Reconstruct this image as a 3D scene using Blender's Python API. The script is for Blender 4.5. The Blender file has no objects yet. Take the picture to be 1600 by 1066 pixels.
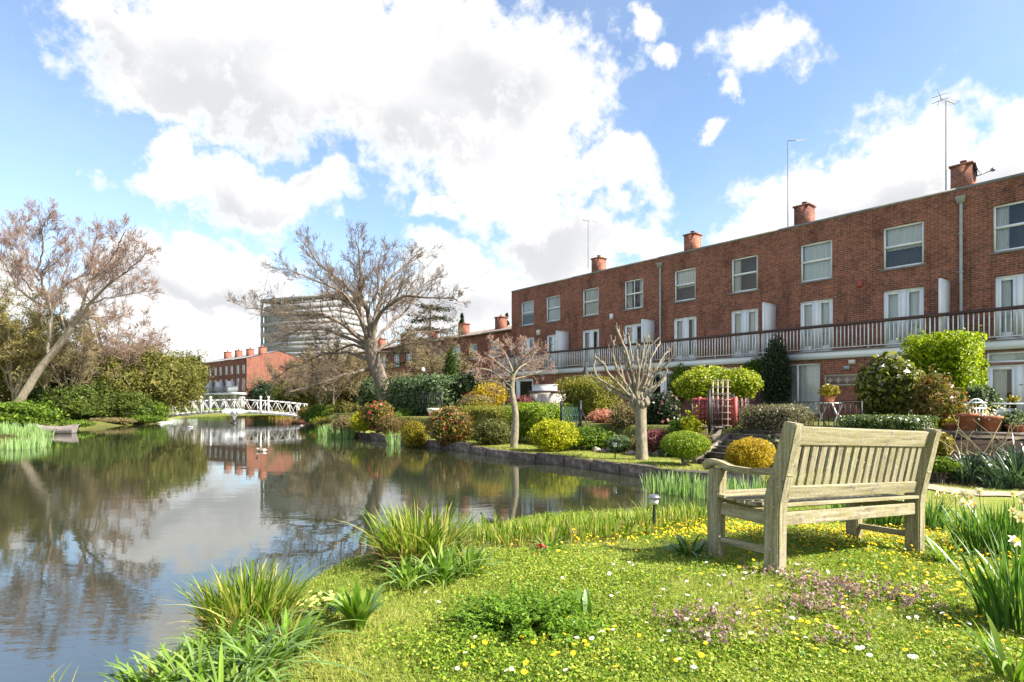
import bpy, bmesh, math, random
import numpy as np
from mathutils import Vector, Matrix
R = math.radians
sc = bpy.context.scene
C = sc.collection
random.seed(7); rng = np.random.default_rng(7)

# ------------------------------------------------------------------ camera
CAMZ, F = 1.6, 933.0                      # metres above the water, focal length in photo pixels
cam = bpy.data.cameras.new('camera'); camo = bpy.data.objects.new('camera', cam); C.objects.link(camo)
camo.location = (0, 0, CAMZ); camo.rotation_euler = (R(90), 0, 0)
cam.sensor_width = 36; cam.lens = F/1600*36; cam.shift_y = 0.06; cam.clip_end = 3000; cam.clip_start = .05
sc.camera = camo
# ------------------------------------------------------------------ light
sc.view_settings.view_transform = 'Standard'; sc.view_settings.look = 'None'
sc.view_settings.exposure = 1.85; sc.view_settings.gamma = 1.0
SUN = Vector((.93, -.37, 0)).normalized(); EL = R(42)
SUNV = Vector((SUN.x*math.cos(EL), SUN.y*math.cos(EL), math.sin(EL)))
sl = bpy.data.lights.new('sun', 'SUN'); sl.energy = 4.3; sl.angle = R(.5); sl.color = (1, .94, .84)
so = bpy.data.objects.new('sun', sl); C.objects.link(so); so.rotation_euler = SUNV.to_track_quat('Z', 'Y').to_euler(); so.location = (40, -20, 60)

# ------------------------------------------------------------------ sky
SKY_STRENGTH, CLOUD_WHITE, CLOUD_GREY = .079, .335, .225
def make_world():
    w = bpy.data.worlds.new('World'); sc.world = w; w.use_nodes = True
    nt = w.node_tree; N, L = nt.nodes, nt.links; N.clear()
    def node(t, **k):
        n = N.new(t)
        for a, b in k.items(): setattr(n, a, b)
        return n
    def put(n, i, v):
        if hasattr(v, 'type') and hasattr(v, 'node'): L.new(v, n.inputs[i])
        else: n.inputs[i].default_value = v
    def math_(op, a, b=0.0, c=0.0):
        n = node('ShaderNodeMath', operation=op); put(n, 0, a); put(n, 1, b); put(n, 2, c); return n.outputs[0]
    sky = node('ShaderNodeTexSky', sky_type='NISHITA'); sky.sun_disc = False
    sky.sun_elevation = EL; sky.sun_rotation = math.atan2(SUN.x, SUN.y); sky.altitude = 50; sky.air_density = 1.0; sky.dust_density = .6; sky.ozone_density = 1.6
    tc = node('ShaderNodeTexCoord'); D = tc.outputs['Generated']
    def noise(vec, scale, detail, rough):
        n = node('ShaderNodeTexNoise'); L.new(vec, n.inputs['Vector']); n.inputs['Scale'].default_value = scale
        n.inputs['Detail'].default_value = detail; n.inputs['Roughness'].default_value = rough; return n
    # bend the direction with a few octaves of noise so that outlines billow
    n1 = noise(D, 5.5, 2, .5)
    n0 = noise(D, 19, 5, .6)
    def off(n, s):
        v = node('ShaderNodeVectorMath', operation='SUBTRACT'); L.new(n.outputs['Color'], v.inputs[0]); v.inputs[1].default_value = (.5, .5, .5)
        v2 = node('ShaderNodeVectorMath', operation='SCALE'); L.new(v.outputs[0], v2.inputs[0]); v2.inputs['Scale'].default_value = s; return v2.outputs[0]
    def add(a, b):
        v = node('ShaderNodeVectorMath', operation='ADD'); L.new(a, v.inputs[0]); L.new(b, v.inputs[1]); return v.outputs[0]
    W = add(add(D, off(n1, .16)), off(n0, .075))
    sp = node('ShaderNodeSeparateXYZ'); L.new(W, sp.inputs[0])
    az = math_('ARCTAN2', sp.outputs[0], sp.outputs[1]); el = math_('ARCSINE', sp.outputs[2])
    cb = node('ShaderNodeCombineXYZ'); L.new(az, cb.inputs[0]); L.new(el, cb.inputs[1]); AE = cb.outputs[0]
    def blob(px, py, rx, ry, lift=0.0):
        u = (px-800)/F; a = math.atan(u); e = math.atan((629-py)/F/math.hypot(1, u))
        k = math.cos(a)
        v = node('ShaderNodeVectorMath', operation='SUBTRACT'); L.new(AE, v.inputs[0]); v.inputs[1].default_value = (a, e, 0)
        v2 = node('ShaderNodeVectorMath', operation='MULTIPLY'); L.new(v.outputs[0], v2.inputs[0]); v2.inputs[1].default_value = (F/rx/k/k, F/ry/k, 0)
        v3 = node('ShaderNodeVectorMath', operation='LENGTH'); L.new(v2.outputs[0], v3.inputs[0])
        return math_('SUBTRACT', 1.0+lift, v3.outputs['Value'])
    def union(bl):
        o = None
        for b in bl:
            x = blob(*b); o = x if o is None else math_('MAXIMUM', o, x)
        return o
    cum = union([(430,60,380,150),(250,90,210,120),(690,120,290,170),(860,140,115,120),(800,250,170,110),(960,290,95,52),(120,20,90,55),
                 (300,170,190,80),(340,-80,420,120),(255,285,85,72),(370,315,190,72),(490,290,75,42),(320,445,190,65),(230,500,140,70),(700,400,95,52),
                 (860,390,160,75),(740,480,240,75),(420,560,420,50),(1400,270,175,118),(1260,330,170,80),(1560,265,150,95),(1210,62,130,82,-.3),(1010,5,70,52,-.32),
                 (1050,80,58,42,-.36),(1135,220,38,28,-.32),(1150,140,58,32,-.38),(690,312,36,24),(40,450,70,80),(1150,390,90,50),(1000,390,40,30)])
    fine = noise(D, 30, 8, .62)
    mid = noise(D, 9, 6, .55)
    f = math_('ADD', cum, math_('MULTIPLY', math_('SUBTRACT', fine.outputs[0], .5), 1.35))
    f = math_('ADD', f, math_('MULTIPLY', math_('SUBTRACT', mid.outputs[0], .5), .5))
    mr = node('ShaderNodeMapRange', interpolation_type='SMOOTHSTEP'); L.new(f, mr.inputs[0]); mr.inputs[1].default_value = -.03; mr.inputs[2].default_value = .48
    # scattered cloud over the rest of the sky, the part behind the viewer
    sp2 = node('ShaderNodeSeparateXYZ'); L.new(D, sp2.inputs[0])
    back = node('ShaderNodeMapRange'); L.new(sp2.outputs[1], back.inputs[0]); back.inputs[1].default_value = .25; back.inputs[2].default_value = -.1
    bn = noise(D, 2.6, 7, .58)
    bm = node('ShaderNodeMapRange', interpolation_type='SMOOTHSTEP'); L.new(bn.outputs[0], bm.inputs[0]); bm.inputs[1].default_value = .47; bm.inputs[2].default_value = .62
    hi = node('ShaderNodeMapRange'); L.new(sp2.outputs[2], hi.inputs[0]); hi.inputs[1].default_value = .62; hi.inputs[2].default_value = .8
    where = math_('MAXIMUM', back.outputs[0], hi.outputs[0])
    mask = math_('MAXIMUM', mr.outputs[0], math_('MULTIPLY', bm.outputs[0], where))
    veil = noise(D, 3.2, 6, .6)
    vm = node('ShaderNodeMapRange'); L.new(veil.outputs[0], vm.inputs[0]); vm.inputs[1].default_value = .42; vm.inputs[2].default_value = .75; vm.inputs[4].default_value = .14
    mask = math_('MAXIMUM', mask, vm.outputs[0])
    # grey undersides
    gr = union([(420,195,330,95),(600,215,200,70),(340,352,200,48),(830,380,130,60),(740,150,130,60),(330,465,150,34),(150,90,110,60),(1420,320,210,60),(640,480,170,40)])
    soft = noise(D, 5, 5, .5)
    g = math_('ADD', gr, math_('MULTIPLY', math_('SUBTRACT', soft.outputs[0], .5), 1.0))
    g = math_('ADD', g, math_('MULTIPLY', math_('SUBTRACT', fine.outputs[0], .5), .35))
    g = math_('ADD', g, math_('MINIMUM', math_('MULTIPLY', math_('SUBTRACT', f, .35), .8), .25))
    gm = node('ShaderNodeMapRange', interpolation_type='SMOOTHSTEP'); L.new(g, gm.inputs[0]); gm.inputs[1].default_value = -.30; gm.inputs[2].default_value = 1.05
    dn = node('ShaderNodeMapRange', interpolation_type='SMOOTHSTEP'); L.new(f, dn.inputs[0]); dn.inputs[1].default_value = .12; dn.inputs[2].default_value = .62
    cc = node('ShaderNodeMix', data_type='RGBA'); L.new(math_('MULTIPLY', gm.outputs[0], dn.outputs[0]), cc.inputs[0])
    cc.inputs[6].default_value = (CLOUD_WHITE, CLOUD_WHITE*.995, CLOUD_WHITE*.98, 1); cc.inputs[7].default_value = (CLOUD_GREY, CLOUD_GREY*1.01, CLOUD_GREY*1.05, 1)
    b1 = node('ShaderNodeBackground'); L.new(sky.outputs[0], b1.inputs[0]); b1.inputs[1].default_value = SKY_STRENGTH
    b2 = node('ShaderNodeBackground'); L.new(cc.outputs[2], b2.inputs[0]); b2.inputs[1].default_value = 1.0
    mx = node('ShaderNodeMixShader'); L.new(mask, mx.inputs[0]); L.new(b1.outputs[0], mx.inputs[1]); L.new(b2.outputs[0], mx.inputs[2])
    out = node('ShaderNodeOutputWorld'); L.new(mx.outputs[0], out.inputs[0])
make_world()

# ================================================================== helpers
def tag(o, label=None, cat=None, group=None, kind=None):
    if label: o['label'] = label
    if cat: o['category'] = cat
    if group: o['group'] = group
    if kind: o['kind'] = kind
    return o
def thing(name, label, cat, loc=(0, 0, 0), rz=0, group=None):
    o = bpy.data.objects.new(name, None); C.objects.link(o); o.location = loc; o.rotation_euler = (0, 0, rz)
    o.empty_display_size = .2
    return tag(o, label, cat, group)
def copy_tree(o, parent=None):
    c = o.copy(); C.objects.link(c)
    if parent: c.parent = parent
    for ch in list(o.children): copy_tree(ch, c)
    return c

class MB:
    """collects vertices and faces, then links them as one mesh object"""
    def __init__(s): s.v = []; s.q = []; s.t = []; s.qm = []; s.tm = []; s.n = 0
    def addq(s, v, q, m=0):
        v = np.asarray(v, float).reshape(-1, 3); q = np.asarray(q, int).reshape(-1, 4)
        s.v.append(v); s.q.append(q+s.n); s.qm.append(np.full(len(q), m)); s.n += len(v)
    def addt(s, v, t, m=0):
        v = np.asarray(v, float).reshape(-1, 3); t = np.asarray(t, int).reshape(-1, 3)
        s.v.append(v); s.t.append(t+s.n); s.tm.append(np.full(len(t), m)); s.n += len(v)
    def box(s, x0, x1, y0, y1, z0, z1, m=0, M=None):
        v = np.array([(x, y, z) for x in (x0, x1) for y in (y0, y1) for z in (z0, z1)], float)
        if M is not None: v = v @ np.array(M.to_3x3()).T + np.array(M.translation)
        s.addq(v, [(0,1,3,2),(4,6,7,5),(0,4,5,1),(2,3,7,6),(0,2,6,4),(1,5,7,3)], m)
    def bar(s, a, b, w, h=None, m=0, up=(0, 0, 1)):
        """square bar from a to b"""
        a, b = Vector(a), Vector(b); d = b-a; L = d.length; d.normalize(); h = h or w
        u = Vector(up)
        if abs(d.dot(u)) > .98: u = Vector((1, 0, 0))
        x = u.cross(d).normalized(); z = d.cross(x)
        Mx = Matrix((( x.x, d.x, z.x, a.x), (x.y, d.y, z.y, a.y), (x.z, d.z, z.z, a.z), (0, 0, 0, 1)))
        s.box(-w/2, w/2, 0, L, -h/2, h/2, m, Mx)
    def tube(s, P, Rr, k=8, m=0, cap=True):
        s.tubes(np.asarray(P, float)[None], np.asarray(Rr, float)[None], k, m, cap)
    def tubes(s, P, Rr, k=4, m=0, cap=False):
        """P (N,n,3) centre lines, Rr (N,n) radii, all at once"""
        N, n, _ = P.shape
        T = np.gradient(P, axis=1); T /= np.linalg.norm(T, axis=2, keepdims=True)+1e-9
        ref = np.tile(np.array([.31, .22, .93]), (N, 1)); mt = T.mean(1)
        bad = np.abs((mt*ref).sum(1)) > .8*np.linalg.norm(mt, axis=1); ref[bad] = (.9, -.35, .2)
        A = np.cross(T, ref[:, None, :]); A /= np.linalg.norm(A, axis=2, keepdims=True)+1e-9
        B = np.cross(T, A)
        th = np.arange(k)*2*np.pi/k
        V = P[:, :, None, :] + Rr[:, :, None, None]*(A[:, :, None, :]*np.cos(th)[None, None, :, None]+B[:, :, None, :]*np.sin(th)[None, None, :, None])
        base = (np.arange(N)*n*k)[:, None, None]
        i = np.arange(n-1)[None, :, None]*k; j = np.arange(k)[None, None, :]; j2 = (j+1) % k
        Q = np.stack([base+i+j, base+i+j2, base+i+k+j2, base+i+k+j], -1).reshape(-1, 4)
        s.addq(V.reshape(-1, 3), Q, m)
        if cap:
            for c in range(N):
                for r_ in (0, n-1):
                    ring = V[c, r_]; ctr = ring.mean(0)
                    s.addt(np.vstack([ring, ctr]), [(a, (a+1) % k, k) for a in range(k)], m)
    def lathe(s, prof, k=16, ctr=(0, 0, 0), m=0):
        P = np.array([(ctr[0], ctr[1], ctr[2]+z) for r, z in prof]); th = np.arange(k)*2*np.pi/k
        V = np.array([[(ctr[0]+r*math.cos(a), ctr[1]+r*math.sin(a), ctr[2]+z) for a in th] for r, z in prof]).reshape(-1, 3)
        Q = [(i*k+j, i*k+(j+1) % k, (i+1)*k+(j+1) % k, (i+1)*k+j) for i in range(len(prof)-1) for j in range(k)]
        s.addq(V, Q, m)
    def leaves(s, P, Nrm, size, aspect=.55, m=0, droop=0., seed=None):
        """rhombus leaves centred on P facing about Nrm"""
        n = len(P); Nrm = Nrm/(np.linalg.norm(Nrm, axis=1, keepdims=True)+1e-9)
        r = rng.normal(size=(n, 3)); U = np.cross(Nrm, r); U /= np.linalg.norm(U, axis=1, keepdims=True)+1e-9
        W = np.cross(Nrm, U); sz = np.asarray(size)*rng.uniform(.6, 1.3, n)
        sz = sz[:, None]; b = Nrm*sz*.18
        V = np.stack([P-U*sz*.5, P+W*sz*aspect*.5+b, P+U*sz*.5, P-W*sz*aspect*.5+b], 1)
        s.addq(V.reshape(-1, 3), np.arange(n*4).reshape(-1, 4), m)
    def blades(s, P, az, h, lean, w, seg=4, droop=.5, m=0, twist=None):
        """grass-like strips rising from P, leaning towards az"""
        n = len(P); t = np.linspace(0, 1, seg+1)
        dx = np.stack([np.cos(az), np.sin(az), np.zeros(n)], 1)
        tw = az+np.pi/2+(rng.uniform(-.9, .9, n) if twist is None else twist); sd = np.stack([np.cos(tw), np.sin(tw), np.zeros(n)], 1)
        hor = lean[:, None]*(t**1.7)[None]; ver = t[None]-droop*lean[:, None]*(t**2.6)[None]*.9
        ctr = P[:, None]+h[:, None, None]*(dx[:, None]*hor[..., None]+np.array([0, 0, 1.])*ver[..., None])
        wd = (w[:, None]*(.75+.6*t-1.30*t**3)[None]); wd[:, -1] = w*.04
        V = np.stack([ctr-sd[:, None]*wd[..., None]/2, ctr+sd[:, None]*wd[..., None]/2], 2)
        b = (np.arange(n)*(seg+1)*2)[:, None]; i = np.arange(seg)[None]*2
        Q = np.stack([b+i, b+i+1, b+i+3, b+i+2], -1).reshape(-1, 4)
        s.addq(V.reshape(-1, 3), Q, m)
    def build(s, name, mats, parent=None, smooth=False):
        me = bpy.data.meshes.new(name)
        V = np.concatenate(s.v) if s.v else np.zeros((0, 3))
        q = np.concatenate(s.q) if s.q else np.zeros((0, 4), int); t = np.concatenate(s.t) if s.t else np.zeros((0, 3), int)
        me.vertices.add(len(V)); me.vertices.foreach_set('co', V.astype('f').ravel())
        me.loops.add(q.size+t.size); me.loops.foreach_set('vertex_index', np.concatenate([q.ravel(), t.ravel()]).astype('i'))
        me.polygons.add(len(q)+len(t))
        st = np.concatenate([np.arange(len(q))*4, q.size+np.arange(len(t))*3]).astype('i'); me.polygons.foreach_set('loop_start', st)
        mi = np.concatenate([x for x in s.qm+s.tm]).astype('i'); me.polygons.foreach_set('material_index', mi)
        if smooth: me.polygons.foreach_set('use_smooth', np.ones(len(st), bool))
        for m in (mats if isinstance(mats, (list, tuple)) else [mats]): me.materials.append(m)
        me.update(calc_edges=True); me.validate()
        o = bpy.data.objects.new(name, me); C.objects.link(o)
        if parent: o.parent = parent
        return o

def chamfer(name, dims, mat, parent, M, c=.006, seg=2, taper=None):
    """a beam with eased edges, placed by matrix M, as one mesh object"""
    bm = bmesh.new(); bmesh.ops.create_cube(bm, size=1)
    for v in bm.verts: v.co = Vector((v.co.x*dims[0], v.co.y*dims[1], v.co.z*dims[2]))
    bmesh.ops.bevel(bm, geom=bm.edges[:], offset=c, segments=seg, affect='EDGES', profile=.6)
    me = bpy.data.meshes.new(name); bm.to_mesh(me); bm.free(); me.materials.append(mat)
    o = bpy.data.objects.new(name, me); C.objects.link(o); o.parent = parent; o.matrix_local = M
    return o
def prism(name, outline, width, mat, parent, M, c=.006):
    """an outline in the local y-z plane given a thickness along x"""
    bm = bmesh.new(); vs = [bm.verts.new((-width/2, y, z)) for y, z in outline]
    f = bm.faces.new(vs); r = bmesh.ops.extrude_face_region(bm, geom=[f])
    bmesh.ops.translate(bm, verts=[v for v in r['geom'] if isinstance(v, bmesh.types.BMVert)], vec=(width, 0, 0))
    bmesh.ops.recalc_face_normals(bm, faces=bm.faces[:])
    bmesh.ops.bevel(bm, geom=[e for e in bm.edges if len(e.link_faces) == 2 and e.calc_face_angle() > .5], offset=c, segments=2, affect='EDGES')
    me = bpy.data.meshes.new(name); bm.to_mesh(me); bm.free(); me.materials.append(mat)
    o = bpy.data.objects.new(name, me); C.objects.link(o); o.parent = parent; o.matrix_local = M
    return o
def lump(P, seed, freq=1.0, n=7):
    r = np.random.default_rng(seed); o = np.zeros(len(P))
    for i in range(n):
        k = r.normal(size=3)*freq*(1+.35*i); o += np.sin(P@k+r.uniform(0, 6.28))/(1+.35*i)
    return o/2.6
def sstep(x, a, b):
    t = np.clip((x-a)/(b-a), 0, 1); return t*t*(3-2*t)

# ================================================================== materials
def nodes(name):
    m = bpy.data.materials.new(name); m.use_nodes = True; nt = m.node_tree; nt.nodes.clear()
    out = nt.nodes.new('ShaderNodeOutputMaterial'); return m, nt, nt.nodes, nt.links, out
def ramp(N, stops):
    r = N.new('ShaderNodeValToRGB'); cr = r.color_ramp
    while len(cr.elements) < len(stops): cr.elements.new(.5)
    for e, (p, c) in zip(cr.elements, stops): e.position = p; e.color = (*c, 1)
    return r
def M(name, c1, c2=None, rough=.75, scale=6, bump=0, metal=0, spec=.4, stretch=(1, 1, 1), detail=6, c3=None):
    m, nt, N, L, out = nodes(name); b = N.new('ShaderNodeBsdfPrincipled'); L.new(b.outputs[0], out.inputs[0])
    b.inputs['Roughness'].default_value = rough; b.inputs['Metallic'].default_value = metal; b.inputs['Specular IOR Level'].default_value = spec
    if c2 is None: c2 = tuple(x*.8 for x in c1)
    tc = N.new('ShaderNodeTexCoord'); mp = N.new('ShaderNodeMapping'); mp.inputs['Scale'].default_value = stretch; L.new(tc.outputs['Object'], mp.inputs[0])
    n = N.new('ShaderNodeTexNoise'); L.new(mp.outputs[0], n.inputs[0]); n.inputs['Scale'].default_value = scale; n.inputs['Detail'].default_value = detail; n.inputs['Roughness'].default_value = .6
    st = [(.32, c1), (.66, c2)] if c3 is None else [(.3, c1), (.5, c2), (.68, c3)]
    r = ramp(N, st); L.new(n.outputs[0], r.inputs[0]); L.new(r.outputs[0], b.inputs['Base Color'])
    if bump:
        bp = N.new('ShaderNodeBump'); bp.inputs['Strength'].default_value = bump; bp.inputs['Distance'].default_value = .01; L.new(n.outputs[0], bp.inputs['Height']); L.new(bp.outputs[0], b.inputs['Normal'])
    return m
def leafmat(name, stops, trans=.4, gloss=.12, rough=.45, seedscale=1.3):
    """leaves: each one takes its own tint, light passes through them"""
    m, nt, N, L, out = nodes(name)
    g = N.new('ShaderNodeNewGeometry'); tc = N.new('ShaderNodeTexCoord')
    n = N.new('ShaderNodeTexNoise'); n.inputs['Scale'].default_value = seedscale; n.inputs['Detail'].default_value = 3; L.new(tc.outputs['Object'], n.inputs[0])
    a = N.new('ShaderNodeMath'); a.operation = 'MULTIPLY_ADD'; L.new(n.outputs[0], a.inputs[0]); a.inputs[1].default_value = .9; a.inputs[2].default_value = -.45
    s = N.new('ShaderNodeMath'); s.operation = 'ADD'; s.use_clamp = True; L.new(a.outputs[0], s.inputs[0]); L.new(g.outputs['Random Per Island'], s.inputs[1])
    k = len(stops); r = ramp(N, [((i+.5)/k, c) for i, c in enumerate(stops)]); L.new(s.outputs[0], r.inputs[0])
    d = N.new('ShaderNodeBsdfDiffuse'); t = N.new('ShaderNodeBsdfTranslucent'); L.new(r.outputs[0], d.inputs[0])
    tcx = N.new('ShaderNodeMix'); tcx.data_type = 'RGBA'; tcx.blend_type = 'MULTIPLY'; tcx.inputs[0].default_value = 1; L.new(r.outputs[0], tcx.inputs[6]); tcx.inputs[7].default_value = (1.25, 1.25, .6, 1); L.new(tcx.outputs[2], t.inputs[0])
    m1 = N.new('ShaderNodeMixShader'); m1.inputs[0].default_value = trans; L.new(d.outputs[0], m1.inputs[1]); L.new(t.outputs[0], m1.inputs[2])
    gl = N.new('ShaderNodeBsdfGlossy'); gl.inputs['Roughness'].default_value = rough
    fr = N.new('ShaderNodeLayerWeight'); fr.inputs[0].default_value = .25
    fm = N.new('ShaderNodeMath'); fm.operation = 'MULTIPLY'; L.new(fr.outputs['Fresnel'], fm.inputs[0]); fm.inputs[1].default_value = gloss*.55
    m2 = N.new('ShaderNodeMixShader'); L.new(fm.outputs[0], m2.inputs[0]); L.new(m1.outputs[0], m2.inputs[1]); L.new(gl.outputs[0], m2.inputs[2])
    L.new(m2.outputs[0], out.inputs[0]); return m
def brickmat(name, c1, c2, mortar, dark=.5):
    m, nt, N, L, out = nodes(name); b = N.new('ShaderNodeBsdfPrincipled'); L.new(b.outputs[0], out.inputs[0]); b.inputs['Roughness'].default_value = .85; b.inputs['Specular IOR Level'].default_value = .2
    tc = N.new('ShaderNodeTexCoord'); sp = N.new('ShaderNodeSeparateXYZ'); L.new(tc.outputs['Object'], sp.inputs[0])
    ad = N.new('ShaderNodeMath'); L.new(sp.outputs[0], ad.inputs[0]); L.new(sp.outputs[1], ad.inputs[1])
    cb = N.new('ShaderNodeCombineXYZ'); L.new(ad.outputs[0], cb.inputs[0]); L.new(sp.outputs[2], cb.inputs[1])
    br = N.new('ShaderNodeTexBrick'); L.new(cb.outputs[0], br.inputs[0]); br.inputs['Scale'].default_value = 1; br.inputs['Brick Width'].default_value = .23; br.inputs['Row Height'].default_value = .078
    br.inputs['Mortar Size'].default_value = .009; br.inputs['Mortar Smooth'].default_value = .2; br.inputs['Bias'].default_value = -.1
    br.inputs['Color1'].default_value = (*c1, 1); br.inputs['Color2'].default_value = (*c2, 1); br.inputs['Mortar'].default_value = (*mortar, 1)
    n = N.new('ShaderNodeTexNoise'); n.inputs['Scale'].default_value = 1.1; n.inputs['Detail'].default_value = 8; n.inputs['Roughness'].default_value = .65; L.new(tc.outputs['Object'], n.inputs[0])
    r = ramp(N, [(.3, (.62, .6, .6)), (.5, (1, 1, 1)), (.72, (1.25, 1.16, 1.1))]); L.new(n.outputs[0], r.inputs[0])
    n2 = N.new('ShaderNodeTexNoise'); n2.inputs['Scale'].default_value = 7; n2.inputs['Detail'].default_value = 4; L.new(cb.outputs[0], n2.inputs[0])
    r2 = ramp(N, [(.35, (.75, .75, .75)), (.65, (1.2, 1.2, 1.2))]); L.new(n2.outputs[0], r2.inputs[0])
    x = N.new('ShaderNodeMix'); x.data_type = 'RGBA'; x.blend_type = 'MULTIPLY'; x.inputs[0].default_value = 1; L.new(br.outputs[0], x.inputs[6]); L.new(r.outputs[0], x.inputs[7])
    y = N.new('ShaderNodeMix'); y.data_type = 'RGBA'; y.blend_type = 'MULTIPLY'; y.inputs[0].default_value = 1; L.new(x.outputs[2], y.inputs[6]); L.new(r2.outputs[0], y.inputs[7])
    oi = N.new('ShaderNodeObjectInfo'); ro = ramp(N, [(0, (.86, .88, .9)), (1, (1.12, 1.08, 1.04))]); L.new(oi.outputs['Random'], ro.inputs[0])
    mp = N.new('ShaderNodeMapping'); mp.inputs['Scale'].default_value = (2.2, .22, 1); L.new(cb.outputs[0], mp.inputs[0])
    n3 = N.new('ShaderNodeTexNoise'); n3.inputs['Scale'].default_value = 1.3; n3.inputs['Detail'].default_value = 7; n3.inputs['Roughness'].default_value = .62; L.new(mp.outputs[0], n3.inputs[0]); r3 = ramp(N, [(.33, (.66, .64, .63)), (.47, (1, 1, 1)), (.70, (1.0, 1.0, 1.0)), (.80, (1.3, 1.27, 1.22))]); L.new(n3.outputs[0], r3.inputs[0])
    for r_ in (ro, r3):
        w = N.new('ShaderNodeMix'); w.data_type = 'RGBA'; w.blend_type = 'MULTIPLY'; w.inputs[0].default_value = 1; L.new(y.outputs[2], w.inputs[6]); L.new(r_.outputs[0], w.inputs[7]); y = w
    L.new(y.outputs[2], b.inputs['Base Color'])
    bp = N.new('ShaderNodeBump'); bp.inputs['Strength'].default_value = .5; bp.inputs['Distance'].default_value = .006; bp.invert = True; L.new(br.outputs['Fac'], bp.inputs['Height']); L.new(bp.outputs[0], b.inputs['Normal'])
    return m
def glassmat(name, tint=(.95, .97, .97)):
    m, nt, N, L, out = nodes(name); t = N.new('ShaderNodeBsdfTransparent'); t.inputs[0].default_value = (*tint, 1)
    g = N.new('ShaderNodeBsdfGlossy'); g.inputs['Roughness'].default_value = .01; f = N.new('ShaderNodeFresnel'); f.inputs[0].default_value = 1.65
    n = N.new('ShaderNodeTexNoise'); n.inputs['Scale'].default_value = .9; tc = N.new('ShaderNodeTexCoord'); L.new(tc.outputs['Object'], n.inputs[0]); bp = N.new('ShaderNodeBump'); bp.inputs['Strength'].default_value = .04; L.new(n.outputs[0], bp.inputs['Height'])
    L.new(bp.outputs[0], g.inputs['Normal'])
    x = N.new('ShaderNodeMixShader'); L.new(f.outputs[0], x.inputs[0]); L.new(t.outputs[0], x.inputs[1]); L.new(g.outputs[0], x.inputs[2]); L.new(x.outputs[0], out.inputs[0]); return m

BRICK = brickmat('red_brick', (.285, .093, .057), (.165, .060, .045), (.30, .215, .16))
BRICK_FAR = brickmat('red_brick_far', (.25, .078, .048), (.165, .056, .042), (.22, .15, .11))
WHITE = M('white_paint', (.80, .80, .80), (.72, .73, .73), rough=.45, scale=2.5)
CREAMW = M('cream_paint', (.72, .68, .58), (.66, .62, .52), rough=.5)
LEAD = M('grey_coping', (.16, .15, .15), (.25, .24, .23), rough=.6, scale=4)
PIPE = M('grey_pipe', (.38, .40, .42), (.30, .32, .34), rough=.4)
HAND = M('brown_handrail', (.085, .045, .035), (.06, .032, .028), rough=.5)
GLASS = glassmat('window_glass')
CURT = M('net_curtain', (.85, .85, .83), (.62, .63, .63), rough=.9, scale=14, stretch=(6, 1, .15))
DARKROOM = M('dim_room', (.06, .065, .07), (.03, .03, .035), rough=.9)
DARKMET = M('black_metal', (.012, .012, .013), (.02, .02, .02), rough=.45)
METAL = M('aerial_metal', (.20, .20, .21), (.14, .14, .14), rough=.4, metal=.6)
POT = M('terracotta', (.40, .13, .06), (.30, .10, .05), rough=.8, scale=9, c3=(.48, .2, .12))
STONE = M('edging_stone', (.05, .042, .035), (.115, .095, .08), rough=.95, scale=5, bump=1, c3=(.24, .20, .17), detail=10)
WALLST = M('garden_wall_stone', (.10, .08, .06), (.19, .155, .12), rough=.95, scale=7, bump=.8, c3=(.26, .22, .17))
REDF = M('red_painted_wood', (.46, .10, .085), (.36, .07, .06), rough=.6, scale=8, stretch=(1, 1, .2))
BARK = M('grey_bark', (.085, .064, .047), (.16, .125, .095), rough=.95, scale=3, bump=.9, stretch=(3, 3, .6), c3=(.23, .19, .145))
BARKP = M('pale_bark', (.105, .088, .055), (.195, .168, .115), rough=.95, scale=9, bump=1, stretch=(2.2, 2.2, .8), c3=(.27, .235, .165), detail=10)
BARKG = M('tan_grey_bark', (.15, .12, .09), (.22, .18, .135), rough=.95, scale=4, bump=.9, stretch=(3, 3, .6), c3=(.29, .25, .19))
BARKD = M('dark_bark', (.07, .05, .038), (.12, .09, .07), rough=.95, scale=4, bump=.6)
TWIG = M('twig_bark', (.105, .075, .052), (.17, .125, .09), rough=.95, scale=1.5)
TWIGO = M('twig_olive', (.17, .135, .07), (.25, .21, .115), rough=.95, scale=1.5)
TWIGP = M('twig_pinkish', (.17, .11, .085), (.26, .18, .145), rough=.95, scale=1.5)
def vary(m, lo=.55, hi=1.35):
    nt = m.node_tree; N, L = nt.nodes, nt.links; b = next(n for n in N if n.type == 'BSDF_PRINCIPLED'); src = b.inputs['Base Color'].links[0].from_socket
    oi = N.new('ShaderNodeObjectInfo'); r = ramp(N, [(0, (lo, lo, lo)), (.5, (.95, .9, .85)), (1, (hi, hi*.98, hi*.95))]); L.new(oi.outputs['Random'], r.inputs[0])
    x = N.new('ShaderNodeMix'); x.data_type = 'RGBA'; x.blend_type = 'MULTIPLY'; x.inputs[0].default_value = 1; L.new(src, x.inputs[6]); L.new(r.outputs[0], x.inputs[7]); L.new(x.outputs[2], b.inputs['Base Color'])
vary(STONE)
SOIL = M('dark_soil', (.045, .03, .022), (.08, .055, .04), rough=1, scale=14, bump=1)

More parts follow.
